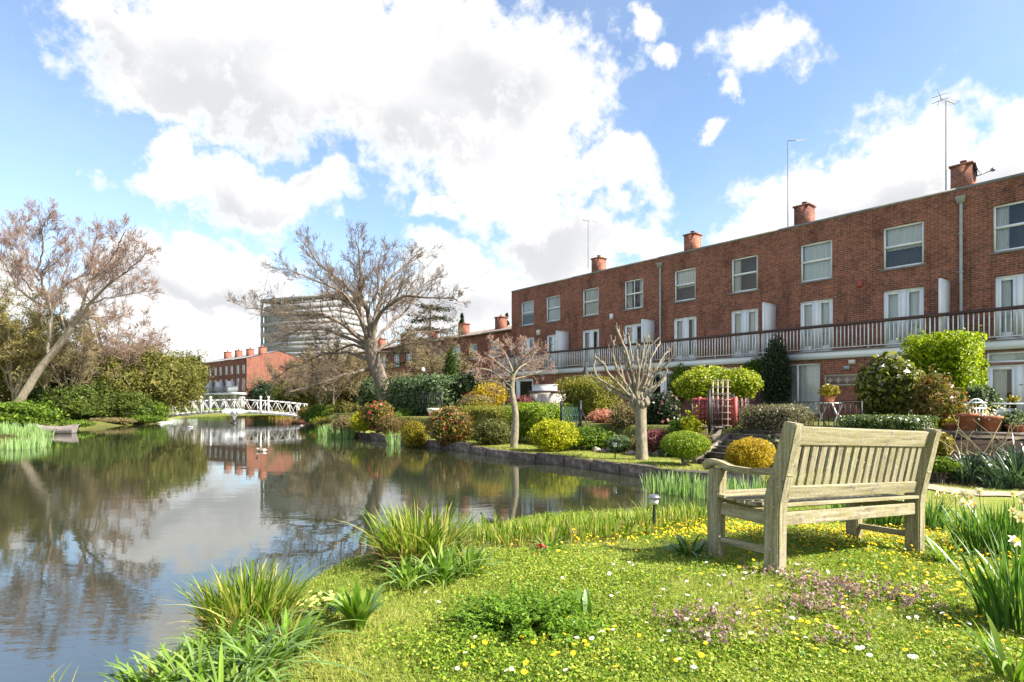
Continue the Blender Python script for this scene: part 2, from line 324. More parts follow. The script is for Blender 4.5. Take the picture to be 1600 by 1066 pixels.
# ================================================================== the lie of the land
F0 = np.array([16.3, 19.0]); TV = np.array([-.628, .779]); NV = np.array([-.779, -.628])
def at(px, q):
    """point on the ray through photo column px at distance q in front of the house fronts"""
    u = (px-800)/F; t = (-(NV@F0)-q)/(-(NV[0]*u+NV[1])); return np.array([u*t, t])
def zat(py, Y): return CAMZ+(629-py)/F*Y
def sq(x, y): return (x-F0[0])*TV[0]+(y-F0[1])*TV[1], (x-F0[0])*NV[0]+(y-F0[1])*NV[1]
POND = np.array([(-3.4,-14),(-2.6,-2),(-2.45,1.5),(-2.35,3.0),(-2.2,3.6),(-2.1,4.0),(-2.1,4.4),(-1.75,4.9),(-1.5,5.3),(-1.2,5.85),(-.5,6.6),(.65,7.2),(1.85,7.7),(2.9,8.7),(4.0,9.6),(5.0,10.6),(4.7,11.4),(4.2,11.75),
    (2.95,12.5),(1.3,15.1),(-.77,18),(-2.5,21),(-4.36,23.2),(-6.87,27),(-9.5,31),(-11.4,36),(-14,43),(-16.2,49),(-17.6,53),(-19.3,58),(-21,70),(-24,78),(-34,80),(-38,72),(-33,58),(-31,53),(-28.5,48),(-25.5,39),(-25.7,35),(-23.5,31),(-20,25),(-17.5,20.5),(-20,15),(-32,10),(-44,-14)], float)
def pond_sd(X, Y):
    """distance to the shore, negative in the water"""
    P = np.stack([X, Y], -1); d = np.full(X.shape, 1e9); ins = np.zeros(X.shape, bool)
    for i in range(len(POND)):
        a, b = POND[i], POND[(i+1) % len(POND)]; e = b-a; w = P-a
        t = np.clip((w@e)/(e@e), 0, 1); d = np.minimum(d, np.hypot(w[..., 0]-t*e[0], w[..., 1]-t*e[1]))
        c = ((a[1] > Y) != (b[1] > Y)) & (X < (b[0]-a[0])*(Y-a[1])/(b[1]-a[1]+1e-12)+a[0]); ins ^= c
    return np.where(ins, -d, d)
def ground_z(X, Y):
    X = np.asarray(X, float); Y = np.asarray(Y, float)
    sd = pond_sd(X, Y); S, Q = sq(X, Y)
    near = .54-.046*np.clip(X-1.4, 0, 9)-.03*np.clip(Y-4.0, 0, 8)
    near = np.maximum(near, .2)
    lawn = .20+.0*X
    patio = .95+.05*sstep(Q, 6, 2)
    edge = np.where(S < 2.2, 12.4, 11.35)
    rise = np.where(S < 2.2, sstep(Q, 12.3, 10.95), sstep(Q, 11.45, 11.1))
    gard = lawn+(patio-lawn)*rise
    w = sstep(Q, 16.2, 14.4)
    right = near*(1-w)+gard*w
    left = .22+.035*np.clip(sd-1, 0, 25)
    wl = sstep(X+.62*Y, -8, -14)*sstep(Q, 16, 24)
    land = right*(1-wl)+left*wl
    far = sstep(Y, 40, 55); land = land*(1-far)+(.3+.006*np.clip(sd, 0, 40))*far
    land = land + .012*np.sin(X*2.1+Y*.7)*np.sin(Y*1.7-X*.4)
    width = np.where((Q < 16) & (Y > 11.2) & (Y < 36), .22, np.where(Q > 16, np.where(X > -6, 1.15, .8), .8))
    return -.5+(land+.5)*sstep(sd, -.12*width/.3, width)
def gz(x, y): return float(ground_z(np.array([x]), np.array([y]))[0])

def axis(lo, hi, step, far, grow=1.22):
    a = list(np.arange(lo, hi+1e-6, step)); s = step
    while a[-1] < far: s *= grow; a.append(a[-1]+s)
    s = step
    while a[0] > -far: s *= grow; a.insert(0, a[0]-s)
    return np.array(a)
def make_ground():
    xs = axis(-9, 10, .15, 900); ys = axis(.6, 29, .15, 900)
    X, Y = np.meshgrid(xs, ys, indexing='ij'); Z = ground_z(X, Y)
    nx, ny = X.shape; mb = MB(); i = np.arange(nx-1)[:, None]*ny; j = np.arange(ny-1)[None]
    mb.addq(np.stack([X, Y, Z], -1).reshape(-1, 3), np.stack([i+j, i+ny+j, i+ny+j+1, i+j+1], -1).reshape(-1, 4))
    m, nt, N, L, out = nodes('grass_ground'); b = N.new('ShaderNodeBsdfPrincipled'); L.new(b.outputs[0], out.inputs[0]); b.inputs['Roughness'].default_value = .95; b.inputs['Specular IOR Level'].default_value = .1
    tc = N.new('ShaderNodeTexCoord')
    n = N.new('ShaderNodeTexNoise'); n.inputs['Scale'].default_value = 1.1; n.inputs['Detail'].default_value = 9; n.inputs['Roughness'].default_value = .7; L.new(tc.outputs['Object'], n.inputs[0])
    n2 = N.new('ShaderNodeTexNoise'); n2.inputs['Scale'].default_value = 38; n2.inputs['Detail'].default_value = 5; n2.inputs['Roughness'].default_value = .7; L.new(tc.outputs['Object'], n2.inputs[0])
    r = ramp(N, [(.3, (.11, .17, .025)), (.48, (.20, .24, .045)), (.62, (.27, .27, .07)), (.75, (.17, .13, .06))]); L.new(n.outputs[0], r.inputs[0])
    r2 = ramp(N, [(.3, (.45, .5, .4)), (.5, (.95, .95, .9)), (.72, (1.35, 1.3, 1.1))]); L.new(n2.outputs[0], r2.inputs[0])
    x = N.new('ShaderNodeMix'); x.data_type = 'RGBA'; x.blend_type = 'MULTIPLY'; x.inputs[0].default_value = 1; L.new(r.outputs[0], x.inputs[6]); L.new(r2.outputs[0], x.inputs[7])
    at_ = N.new('ShaderNodeAttribute'); at_.attribute_name = 'soil'
    y = N.new('ShaderNodeMix'); y.data_type = 'RGBA'; L.new(at_.outputs['Fac'], y.inputs[0]); L.new(x.outputs[2], y.inputs[6]); y.inputs[7].default_value = (.05, .034, .024, 1)
    L.new(y.outputs[2], b.inputs['Base Color'])
    bp = N.new('ShaderNodeBump'); bp.inputs['Strength'].default_value = .8; bp.inputs['Distance'].default_value = .03; L.new(n2.outputs[0], bp.inputs['Height']); L.new(bp.outputs[0], b.inputs['Normal'])
    o = mb.build('ground', m, smooth=True); tag(o, kind='structure')
    S, Q = sq(X, Y); sd = pond_sd(X, Y)
    soil = sstep(S+.5*np.sin(Q*3), 2.4, 1.6)*sstep(Q+.15*np.sin(S*2.3)+.1*np.sin(S*5.1), 12.7, 12.35)*sstep(Q, 10.2, 10.6)
    soil = np.maximum(soil, sstep(Q, 11.7, 11.4)*sstep(Q, 0, .1)*.55*(Y < 45))
    soil = np.maximum(soil, sstep(sd, .35, .02)*.8*(Q > 15.5))
    soil = np.maximum(soil, .75*(X < -13)*(Y > 15)*sstep(sd, 0, .3)*(.6+.4*np.sin(X*1.7)*np.sin(Y*1.3)))
    a = o.data.attributes.new('soil', 'FLOAT', 'POINT'); a.data.foreach_set('value', soil.ravel().astype('f'))
    # water
    xs = axis(-30, 10, 1.0, 700, 1.5); ys = axis(0, 60, 1.0, 700, 1.5); mb = MB()
    mb.addq([(-60, -30, 0), (14, -30, 0), (14, 100, 0), (-60, 100, 0)], [(0, 1, 2, 3)])
    m, nt, N, L, out = nodes('pond_water'); b = N.new('ShaderNodeBsdfPrincipled'); L.new(b.outputs[0], out.inputs[0])
    b.inputs['Base Color'].default_value = (.022, .026, .014, 1); b.inputs['Roughness'].default_value = .012; b.inputs['IOR'].default_value = 3.0; b.inputs['Specular IOR Level'].default_value = .5
    tc = N.new('ShaderNodeTexCoord')
    def nz(scale, st, det, rot=0):
        mp = N.new('ShaderNodeMapping'); mp.inputs['Scale'].default_value = st; mp.inputs['Rotation'].default_value = (0, 0, rot); L.new(tc.outputs['Object'], mp.inputs[0])
        t = N.new('ShaderNodeTexNoise'); t.inputs['Scale'].default_value = scale; t.inputs['Detail'].default_value = det; t.inputs['Roughness'].default_value = .5; L.new(mp.outputs[0], t.inputs[0]); return t.outputs[0]
    a1 = nz(.9, (1, 2.2, 1), 2, .25); a2 = nz(4.5, (1, 2.6, 1), 3, -.2); patch = nz(.16, (1, 1.6, 1), 2, .4)
    # rings spread from the fountain
    sp = N.new('ShaderNodeVectorMath'); sp.operation = 'DISTANCE'; L.new(tc.outputs['Object'], sp.inputs[0]); sp.inputs[1].default_value = (-21.8, 46.5, 0)
    ring = N.new('ShaderNodeMath'); ring.operation = 'SINE'; k = N.new('ShaderNodeMath'); k.operation = 'MULTIPLY'; L.new(sp.outputs['Value'], k.inputs[0]); k.inputs[1].default_value = 9; L.new(k.outputs[0], ring.inputs[0])
    fall = N.new('ShaderNodeMapRange'); L.new(sp.outputs['Value'], fall.inputs[0]); fall.inputs[1].default_value = 2; fall.inputs[2].default_value = 16; fall.inputs[3].default_value = .5; fall.inputs[4].default_value = 0
    rf = N.new('ShaderNodeMath'); rf.operation = 'MULTIPLY'; L.new(ring.outputs[0], rf.inputs[0]); L.new(fall.outputs[0], rf.inputs[1])
    pm = N.new('ShaderNodeMapRange'); L.new(patch, pm.inputs[0]); pm.inputs[1].default_value = .42; pm.inputs[2].default_value = .62; pm.inputs[3].default_value = .12; pm.inputs[4].default_value = .75
    s1 = N.new('ShaderNodeMath'); s1.operation = 'MULTIPLY'; L.new(a2, s1.inputs[0]); L.new(pm.outputs[0], s1.inputs[1])
    s2 = N.new('ShaderNodeMath'); s2.operation = 'MULTIPLY_ADD'; L.new(a1, s2.inputs[0]); s2.inputs[1].default_value = .9; L.new(s1.outputs[0], s2.inputs[2])
    s3 = N.new('ShaderNodeMath'); s3.operation = 'ADD'; L.new(s2.outputs[0], s3.inputs[0]); L.new(rf.outputs[0], s3.inputs[1])
    bp = N.new('ShaderNodeBump'); bp.inputs['Strength'].default_value = .30; bp.inputs['Distance'].default_value = .0065; L.new(s3.outputs[0], bp.inputs['Height']); L.new(bp.outputs[0], b.inputs['Normal'])
    tag(mb.build('water', m), kind='structure')
make_ground()

# stone slabs that hold the garden bank, each one its own thing
def make_edging():
    line = [np.array(p) for p in [(4.75, 11.4), (4.2, 11.75), (2.95, 12.5), (1.3, 15.1), (-.77, 18), (-2.5, 21), (-4.36, 23.2), (-6.87, 27), (-8.2, 29)]]
    k = 0
    for a, b in zip(line[:-1], line[1:]):
        L = np.linalg.norm(b-a); n = max(1, round(L/1.05)); d = (b-a)/L; nr = np.array([d[1], -d[0]])
        for i in range(n):
            p = a+d*L*(i/n); ln = L/n-.012; mb = MB(); h = .25+rng.uniform(-.05, .04); dep = .17
            th = math.atan2(d[1], d[0])+rng.uniform(-.02, .02)
            Mx = Matrix.Translation((p[0], p[1], 0)) @ Matrix.Rotation(th, 4, 'Z')
            bm = bmesh.new(); bmesh.ops.create_cube(bm, size=1)
            for v in bm.verts: v.co = Vector(((v.co.x+.5)*ln, v.co.y*dep-.09, -.25+(v.co.z+.5)*(h+.25)))
            bmesh.ops.bevel(bm, geom=bm.edges[:], offset=.02, segments=2, affect='EDGES')
            bmesh.ops.subdivide_edges(bm, edges=bm.edges[:], cuts=2, use_grid_fill=True)
            for v in bm.verts: v.co += Vector(rng.normal(size=3)*.011)
            me = bpy.data.meshes.new('edging_stone'); bm.to_mesh(me); bm.free(); me.materials.append(STONE)
            o = bpy.data.objects.new('edging_stone', me); C.objects.link(o); o.matrix_world = Mx
            tag(o, 'grey stone slab in the row that edges the garden bank at the water', 'edging stone', 'stone slabs along the garden bank'); k += 1
make_edging()

# ================================================================== houses
HR = math.atan2(-.779, .628)               # local x runs along the fronts, y into the house
def wall_holes(mb, x0, x1, z0, z1, y, holes, depth=.11, m=0):
    """a wall face at y with real openings and their reveals"""
    xs = sorted({x0, x1, *[v for h in holes for v in h[:2]]}); zs = sorted({z0, z1, *[v for h in holes for v in h[2:]]})
    for a, b in zip(xs[:-1], xs[1:]):
        for c, d in zip(zs[:-1], zs[1:]):
            if any(h[0] <= (a+b)/2 <= h[1] and h[2] <= (c+d)/2 <= h[3] for h in holes): continue
            mb.addq([(a, y, c), (b, y, c), (b, y, d), (a, y, d)], [(0, 1, 2, 3)], m)
    for a, b, c, d in holes:
        e = y+depth
        mb.addq([(a,y,c),(a,e,c),(a,e,d),(a,y,d)], [(0,1,2,3)], m); mb.addq([(b,y,c),(b,y,d),(b,e,d),(b,e,c)], [(0,1,2,3)], m)
        mb.addq([(a,y,d),(a,e,d),(b,e,d),(b,y,d)], [(0,1,2,3)], m); mb.addq([(a,y,c),(b,y,c),(b,e,c),(a,e,c)], [(0,1,2,3)], m)
def window(par, x0, x1, z0, z1, y, style='sash', mat=WHITE, curtain=None, name='window', sill=True):
    """frame set in the opening, its glass, curtain and dim room behind"""
    fr = MB(); w = .065; yf = y+.05; yb = y+.13
    zm = z0+(z1-z0)*.52; mid = (x0+x1)/2
    fr.box(x0, x0+w, yf, yb, z0, z1); fr.box(x1-w, x1, yf, yb, z0, z1); fr.box(x0+w, x1-w, yf, yb, z0, z0+w); fr.box(x0+w, x1-w, yf, yb, z1-w, z1)
    if style in ('sash', 'sash4'):
        fr.box(x0+w, x1-w, yf-.02, yb-.01, zm-.04, zm+.04)
        if style == 'sash4':
            fr.box(mid-.022, mid+.022, yf+.01, yb-.02, z0+w, zm-.04); fr.box(mid-.022, mid+.022, yf+.01, yb-.02, zm+.04, z1-w)
    elif style == 'door':
        fr.box(mid-.085, mid+.085, yf-.015, yb-.01, z0+w, z1-w)
        for a, b in ((x0+w, mid-.085), (mid+.085, x1-w)):
            fr.box(a, a+.09, yf+.008, yb-.02, z0+w, z1-w); fr.box(b-.09, b, yf+.008, yb-.02, z0+w, z1-w)
            fr.box(a+.09, b-.09, yf+.008, yb-.02, z0+w, z0+w+.2); fr.box(a+.09, b-.09, yf+.008, yb-.02, z1-w-.09, z1-w)
    elif style == 'slide':
        fr.box(mid-.03, mid+.03, yf-.02, yb-.02, z0+w, z1-w); fr.box(x0+w, x0+w+.05, yf-.01, yb-.03, z0+w, z1-w)
    f = fr.build(name, mat, par)
    g = MB(); g.addq([(x0+w/2, y+.095, z0), (x1-w/2, y+.095, z0), (x1-w/2, y+.095, z1), (x0+w/2, y+.095, z1)], [(0, 1, 2, 3)]); g.build('pane', GLASS, f)
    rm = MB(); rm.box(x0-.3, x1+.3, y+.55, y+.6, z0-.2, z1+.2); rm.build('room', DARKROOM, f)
    if curtain:
        cu = MB(); n = 48; lo, hi, dropb = curtain
        for a, b in ((lo, hi),) if not isinstance(lo, tuple) else (lo, hi):
            X = x0+(x1-x0)*np.linspace(a, b, n); Yc = y+.22+.03*np.sin(np.arange(n)*1.15+a*9)+.012*np.sin(np.arange(n)*2.7)
            zb = z0+(z1-z0)*dropb
            V = np.concatenate([np.stack([X, Yc, np.full(n, zb)], 1), np.stack([X, Yc, np.full(n, z1)], 1)])
            cu.addq(V, [(i, i+1, n+i+1, n+i) for i in range(n-1)])
        cu.build('curtain', CURT, f, smooth=True)
    if sill:
        s_ = MB(); s_.box(x0-.07, x1+.07, y-.05, y+.05, z0-.07, z0-.002); s_.build('sill', LEAD, f)
    if style == 'door':
        h = MB(); h.tube([(mid+.03, yf-.05, z0+1.0), (mid+.11, yf-.05, z0+1.0)], [.011]*2, 6); h.tube([(mid+.03, yf-.05, z0+1.0), (mid+.03, yf, z0+1.0)], [.012]*2, 6); h.build('handle', METAL, f)
    return f
ROOF, FLOOR, DEP = 8.9, 3.56, 8.0
W_ = 6.2
def railing(par, x0, x1, y, z0):
    r = MB(); n = int((x1-x0)/.135)
    for i in range(n):
        x = x0+.06+(x1-x0-.1)*i/n
        if i % 14 == 0: r.box(x-.02, x+.02, y-.02, y+.02, z0, z0+.93)
        else: r.box(x-.014, x+.014, y-.014, y+.014, z0+.1, z0+.90)
    r.box(x0, x1, y-.012, y+.012, z0+.085, z0+.11)
    r.build('balustrade', WHITE, par)
    h = MB(); h.box(x0, x1, y-.045, y+.045, z0+.90, z0+1.01); h.build('handrail', HAND, par)
def house(s_left, width, label, ups, downs, ground, chim=None, pipe=None, screen=None, z_ch=1.12, extra=None):
    """one brick house of the row: ups and downs are window spans in s, ground holes likewise"""
    p = F0+TV*s_left
    t = thing('terraced_house', label, 'house', (p[0], p[1], 0), HR, 'brick houses of the terrace')
    X = lambda s: s_left-s
    holes = []; win = []
    for s, w, z0, z1, st, cu in ups+downs:
        h = (X(s)-w/2, X(s)+w/2, z0, z1); holes.append(h); win.append((h, st, cu))
    wl = MB(); wall_holes(wl, 0, width, FLOOR-.35, ROOF-.06, 0, holes)
    for xx in (0, width): wl.addq([(xx, 0, .2), (xx, DEP, .2), (xx, DEP, ROOF-.06), (xx, 0, ROOF-.06)], [(0, 1, 2, 3)])
    wl.addq([(0, DEP, .2), (width, DEP, .2), (width, DEP, ROOF-.06), (0, DEP, ROOF-.06)], [(0, 1, 2, 3)])
    gh = []; gw = []
    for s, w, z0, z1, st, cu in ground:
        h = (X(s)-w/2, X(s)+w/2, z0, z1); gh.append(h); gw.append((h, st, cu))
    wall_holes(wl, 0, width, .2, FLOOR-.33, -1.0, gh)
    for xx in (0, width): wl.addq([(xx, -1, .2), (xx, 0, .2), (xx, 0, FLOOR-.33), (xx, -1, FLOOR-.33)], [(0, 1, 2, 3)])
    wl.build('wall', BRICK, t)
    for h, st, cu in win: window(t, *h, 0, st, curtain=cu, name='french_door' if st == 'door' else 'window', sill=st != 'door')
    for h, st, cu in gw: window(t, *h, -1.0, st, curtain=cu, name='patio_door' if st in ('door', 'slide') else 'window', sill=False)
    rf = MB(); rf.box(0, width, -.03, DEP, ROOF-.06, ROOF+.02); r = rf.build('roof', LEAD, t)
    bl = MB(); bl.box(0, width, -1.12, -.003, FLOOR-.30, FLOOR-.04); bl.build('balcony_fascia', WHITE, t)
    dk = MB(); dk.box(0, width, -1.15, -.003, FLOOR-.04, FLOOR); dk.build('balcony_deck', LEAD, t)
    railing(t, 0, width, -1.05, FLOOR)
    if screen is not None:
        sb = MB(); x = X(screen); zb = FLOOR
        sb.box(x-.03, x+.03, -.98, -.02, zb+.02, zb+2.14); sb.box(x-.045, x+.045, -1.0, -.96, zb+.02, zb+2.18); sb.box(x-.04, x+.04, -.96, -.02, zb+2.14, zb+2.18)
        sb.build('balcony_screen', WHITE, t)
    if chim is not None:
        x = X(chim); c = MB(); c.box(x-.31, x+.31, 1.15, 1.75, ROOF-.1, ROOF+z_ch); co = c.build('chimney', BRICK, r)
        k = MB(); k.box(x-.355, x+.355, 1.10, 1.80, ROOF+z_ch+.003, ROOF+z_ch+.07)
        k.lathe([(.0, .07), (.10, .07), (.09, .20), (.11, .21), (.11, .24), (.07, .24), (.06, .12)], 12, (x, 1.45, ROOF+z_ch)); k.build('chimney_cap', BRICK, r)
    if pipe is not None:
        x = X(pipe); d = MB(); d.tube([(x, -.07, FLOOR), (x, -.07, ROOF-.55)], [.05, .05], 8)
        v = [(x-.09, -.17, ROOF-.55), (x+.09, -.17, ROOF-.55), (x+.09, -.01, ROOF-.55), (x-.09, -.01, ROOF-.55), (x-.14, -.22, ROOF-.33), (x+.14, -.22, ROOF-.33), (x+.14, -.01, ROOF-.33), (x-.14, -.01, ROOF-.33)]
        d.addq(v, [(0,3,2,1),(0,1,5,4),(1,2,6,5),(2,3,7,6),(3,0,4,7)])
        for z in (4.6, 6.0, 7.3): d.box(x-.07, x+.07, -.13, -.004, z, z+.04)
        d.build('downpipe', PIPE, t)
    return t
UZ0, UZ1, DZ0, DZ1 = 6.52, 8.05, FLOOR+.06, 5.72
C1 = (0.0, 1.0, .02); C2 = (0.0, .28, .02); C3 = ((0, .3), (.7, 1), .02); CB = (0., 1., .45)
house(1.8, W_, 'right hand end house of the brick terrace with fanlight patio doors and draped curtains',
      [(.12, 1.35, UZ0, UZ1, 'sash', C2), (-2.8, 1.3, UZ0, UZ1, 'sash', C1)], [(.12, 1.25, DZ0, DZ1, 'door', C3), (-2.8, 1.25, DZ0, DZ1, 'door', C3)],
      [(-.05, 1.6, 1.15, 2.78, 'door', C3), (-.05, 1.6, 2.84, 3.18, 'plain', C1), (-3, 1.5, 1.15, 3.1, 'slide', C1)], chim=-4.2, pipe=1.64)
house(8.0, W_, 'brick house with a sliding patio door and the patterned tile panel on its wall',
      [(6.47, 1.25, UZ0, UZ1, 'sash', C1), (3.39, 1.3, UZ0, UZ1, 'sash', CB)], [(6.47, 1.3, DZ0, DZ1, 'door', C1), (3.39, 1.3, DZ0, DZ1, 'door', C1)],
      [(6.75, 1.75, 1.15, 3.12, 'slide', C1), (3.3, 1.5, 2.5, 3.12, 'plain', None)], chim=1.95, screen=1.98)
house(14.2, W_, 'middle brick house above the red fence and the yellow green arch of shrub',
      [(12.66, 1.2, UZ0, UZ1, 'sash', CB), (9.57, 1.25, UZ0, UZ1, 'sash', C2)], [(12.66, 1.3, DZ0, DZ1, 'door', C3), (9.57, 1.3, DZ0, DZ1, 'door', C1)],
      [(10.1, 1.9, 2.5, 3.12, 'plain', C1), (13.2, 1.7, 1.15, 3.12, 'door', None)], chim=7.6, pipe=14.05, screen=8.15)
house(20.4, W_, 'brick house behind the pollarded tree with a four pane sash window',
      [(18.9, 1.25, UZ0, UZ1, 'sash', C1), (15.8, 1.25, UZ0, UZ1, 'sash4', C3)], [(18.9, 1.3, DZ0, DZ1, 'door', C3), (15.8, 1.3, DZ0, DZ1, 'door', C2)],
      [(18.2, 2.2, 2.3, 3.12, 'plain', None)], chim=13.2, screen=14.45)
house(26.0, 5.6, 'left hand end house of the near brick terrace, partly behind the pink budded tree',
      [(24.4, 1.25, UZ0, UZ1, 'sash', CB), (22.0, 1.25, UZ0, UZ1, 'sash', C1)], [(24.4, 1.3, DZ0, DZ1, 'door', C1), (22.0, 1.2, DZ0, DZ1, 'door', C2)],
      [(24.2, 3.0, 1.15, 3.05, 'door', None)], chim=19.6, screen=20.65)
def wallspot(px, py, off=0.0):
    p = at(px, off); return Vector((p[0], p[1], zat(py, p[1])))

# row set back beyond the near terrace
def back_house(p, label, rz, w=5.8, h=7.7, group='houses of the terrace set back behind the big bare tree', zb=.3, floors=2, roofp=True, brick=BRICK_FAR):
    t = thing('brick_house', label, 'house', (p[0], p[1], 0), rz, group)
    fl = (h-zb-.4)/ (2.75) ; zs = [h-2.15-2.65*i for i in range(floors)]
    holes = [(x-.6, x+.6, z, z+(1.35 if i == 0 else 1.75)) for i, z in enumerate(zs) for x in (w*.27, w*.73)]
    wl = MB(); wall_holes(wl, 0, w, zb, h, 0, holes)
    for xx in (0, w): wl.addq([(xx, 0, zb), (xx, 8, zb), (xx, 8, h), (xx, 0, h)], [(0, 1, 2, 3)])
    wl.build('wall', brick, t)
    for hh in holes: window(t, *hh, 0, 'sash', curtain=C2 if random.random() < .5 else C1)
    rf = MB()
    if roofp: rf.addq([(0, -.25, h), (w, -.25, h), (w, 4, h+1.1), (0, 4, h+1.1), (0, 8.2, h), (w, 8.2, h)], [(0, 1, 2, 3), (3, 2, 5, 4)]); rf.box(0, w, -.28, -.2, h-.12, h+.0)
    else: rf.box(0, w, -.03, 8, h, h+.08)
    r = rf.build('roof', M('roof_tile', (.16, .12, .10), (.22, .17, .14), rough=.9, scale=12), t)
    c = MB(); c.box(w-.5, w+.35, 1.6, 2.3, h-.1, h+1.5); c.box(w-.56, w+.41, 1.54, 2.36, h+1.503, h+1.6); c.lathe([(.10, 0), (.09, .2), (.0, .2)], 8, (w-.05, 1.95, h+1.6)); c.build('chimney', brick, r)
    return t
lb = ['brick house just beyond the near terrace with its chimney against a dark spruce', 'brick house behind the pink budded tree in the set back row', 'brick house behind the clipped hedge in the set back row',
      'brick house right of the leaning tree trunk in the set back row', 'brick house seen through the bare tree branches, left end of the set back row', 'farthest brick house of the set back row, behind the twigs']
SB = F0+NV*(-6)
for i in range(6):
    s = 33.5+5.8*(i+1)-2
    back_house(SB+TV*s, lb[i], HR, h=7.6, zb=.2)
# far terrace by the bridge
FD = np.array([-.737, .675]); FR = math.atan2(-FD[1], -FD[0])
c0 = np.array([-40., 90.])
fl = ['far brick house with the sunlit gable end, beyond the white bridge', 'second far brick house from the sunlit gable beyond the bridge', 'third far brick house from the sunlit gable, under two chimneys', 'farthest brick house of the row beyond the bridge, beside the olive trees']
for i in range(4):
    p = c0+FD*4.3*(i+1)
    t = thing('brick_house', fl[i], 'house', (p[0], p[1], 0), FR, 'far terrace beyond the bridge'); w, h = 4.3, 8.3
    holes = [(x-.5, x+.5, z, z+hh) for z, hh in ((6.0, 1.35), (3.4, 1.9)) for x in (1.15, 3.15)]
    wl = MB(); wall_holes(wl, 0, w, .3, h, 0, holes)
    gh = []
    if i == 0:
        gy = [(7.5, 8.7, 6.1, 7.5), (7.5, 8.7, 3.6, 5.0)]
        ys_ = sorted({0, 10, *[a for g in gy for a in g[:2]]}); zs_ = sorted({.3, h, *[a for g in gy for a in g[2:]]})
        for a, b in zip(ys_[:-1], ys_[1:]):
            for c_, d_ in zip(zs_[:-1], zs_[1:]):
                if not any(g[0] <= (a+b)/2 <= g[1] and g[2] <= (c_+d_)/2 <= g[3] for g in gy): wl.addq([(w, a, c_), (w, b, c_), (w, b, d_), (w, a, d_)], [(0, 1, 2, 3)])
        wl.addt([(w, 0, h), (w, 10, h), (w, 5, h+1.4)], [(0, 1, 2)])
        for g in gy:
            wn = MB(); wn.box(w-.08, w+.02, g[0], g[1], g[2], g[2]+.1); wn.box(w-.08, w+.02, g[0], g[1], g[3]-.1, g[3]); wn.box(w-.08, w+.02, g[0], g[0]+.1, g[2]+.1, g[3]-.1); wn.box(w-.08, w+.02, g[1]-.1, g[1], g[2]+.1, g[3]-.1)
            wn.box(w-.08, w+.02, (g[0]+g[1])/2-.05, (g[0]+g[1])/2+.05, g[2]+.1, g[3]-.1); wn.box(w-.08, w+.025, g[0]+.1, g[1]-.1, (g[2]+g[3])/2-.04, (g[2]+g[3])/2+.04)
            wo = wn.build('window', WHITE, t); pn = MB(); pn.addq([(w-.04, g[0], g[2]), (w-.04, g[1], g[2]), (w-.04, g[1], g[3]), (w-.04, g[0], g[3])], [(0, 1, 2, 3)]); pn.build('pane', GLASS, wo)
    else:
        wl.addq([(w, 0, .3), (w, 10, .3), (w, 10, h), (w, 0, h)], [(0, 1, 2, 3)])
    wl.addq([(0, 0, .3), (0, 10, .3), (0, 10, h), (0, 0, h)], [(0, 1, 2, 3)])
    wl.build('wall', BRICK_FAR, t)
    for hh in holes: window(t, *hh, 0, 'sash', curtain=C1, sill=False)
    rf = MB(); rf.addq([(0, -.2, h), (w+.1, -.2, h), (w+.1, 5, h+1.45), (0, 5, h+1.45), (0, 10.2, h), (w+.1, 10.2, h)], [(0, 1, 2, 3), (3, 2, 5, 4)]); r = rf.build('roof', LEAD, t)
    c = MB(); c.box(w-.95, w-.2, 2.2, 3.2, h, h+1.75); c.box(w-1.0, w-.15, 2.15, 3.25, h+1.753, h+1.85); c.lathe([(.14, 0), (.12, .35), (0, .35)], 8, (w-.58, 2.7, h+1.85)); c.build('chimney', BRICK_FAR, r)
    b_ = MB(); b_.box(0, w, -1.4, -.01, 2.75, 3.1); b_.build('balcony_fascia', WHITE, t)
    rl = MB(); rl.box(0, w, -1.35, -1.3, 3.95, 4.05)
    for k in range(18): rl.box(.1+k*.24, .14+k*.24, -1.35, -1.31, 3.1, 3.95)
    rl.build('balustrade', PIPE, t)
    s_ = MB(); s_.box(.02, .1, -1.2, -.02, 3.1, 4.9); s_.build('balcony_screen', WHITE, t)
    g_ = MB(); g_.box(.3, w-.3, -.9, -.02, .3, 2.74); g_.build('garage_front', M('pale_render', (.45, .42, .38), (.34, .32, .30), scale=1), t)

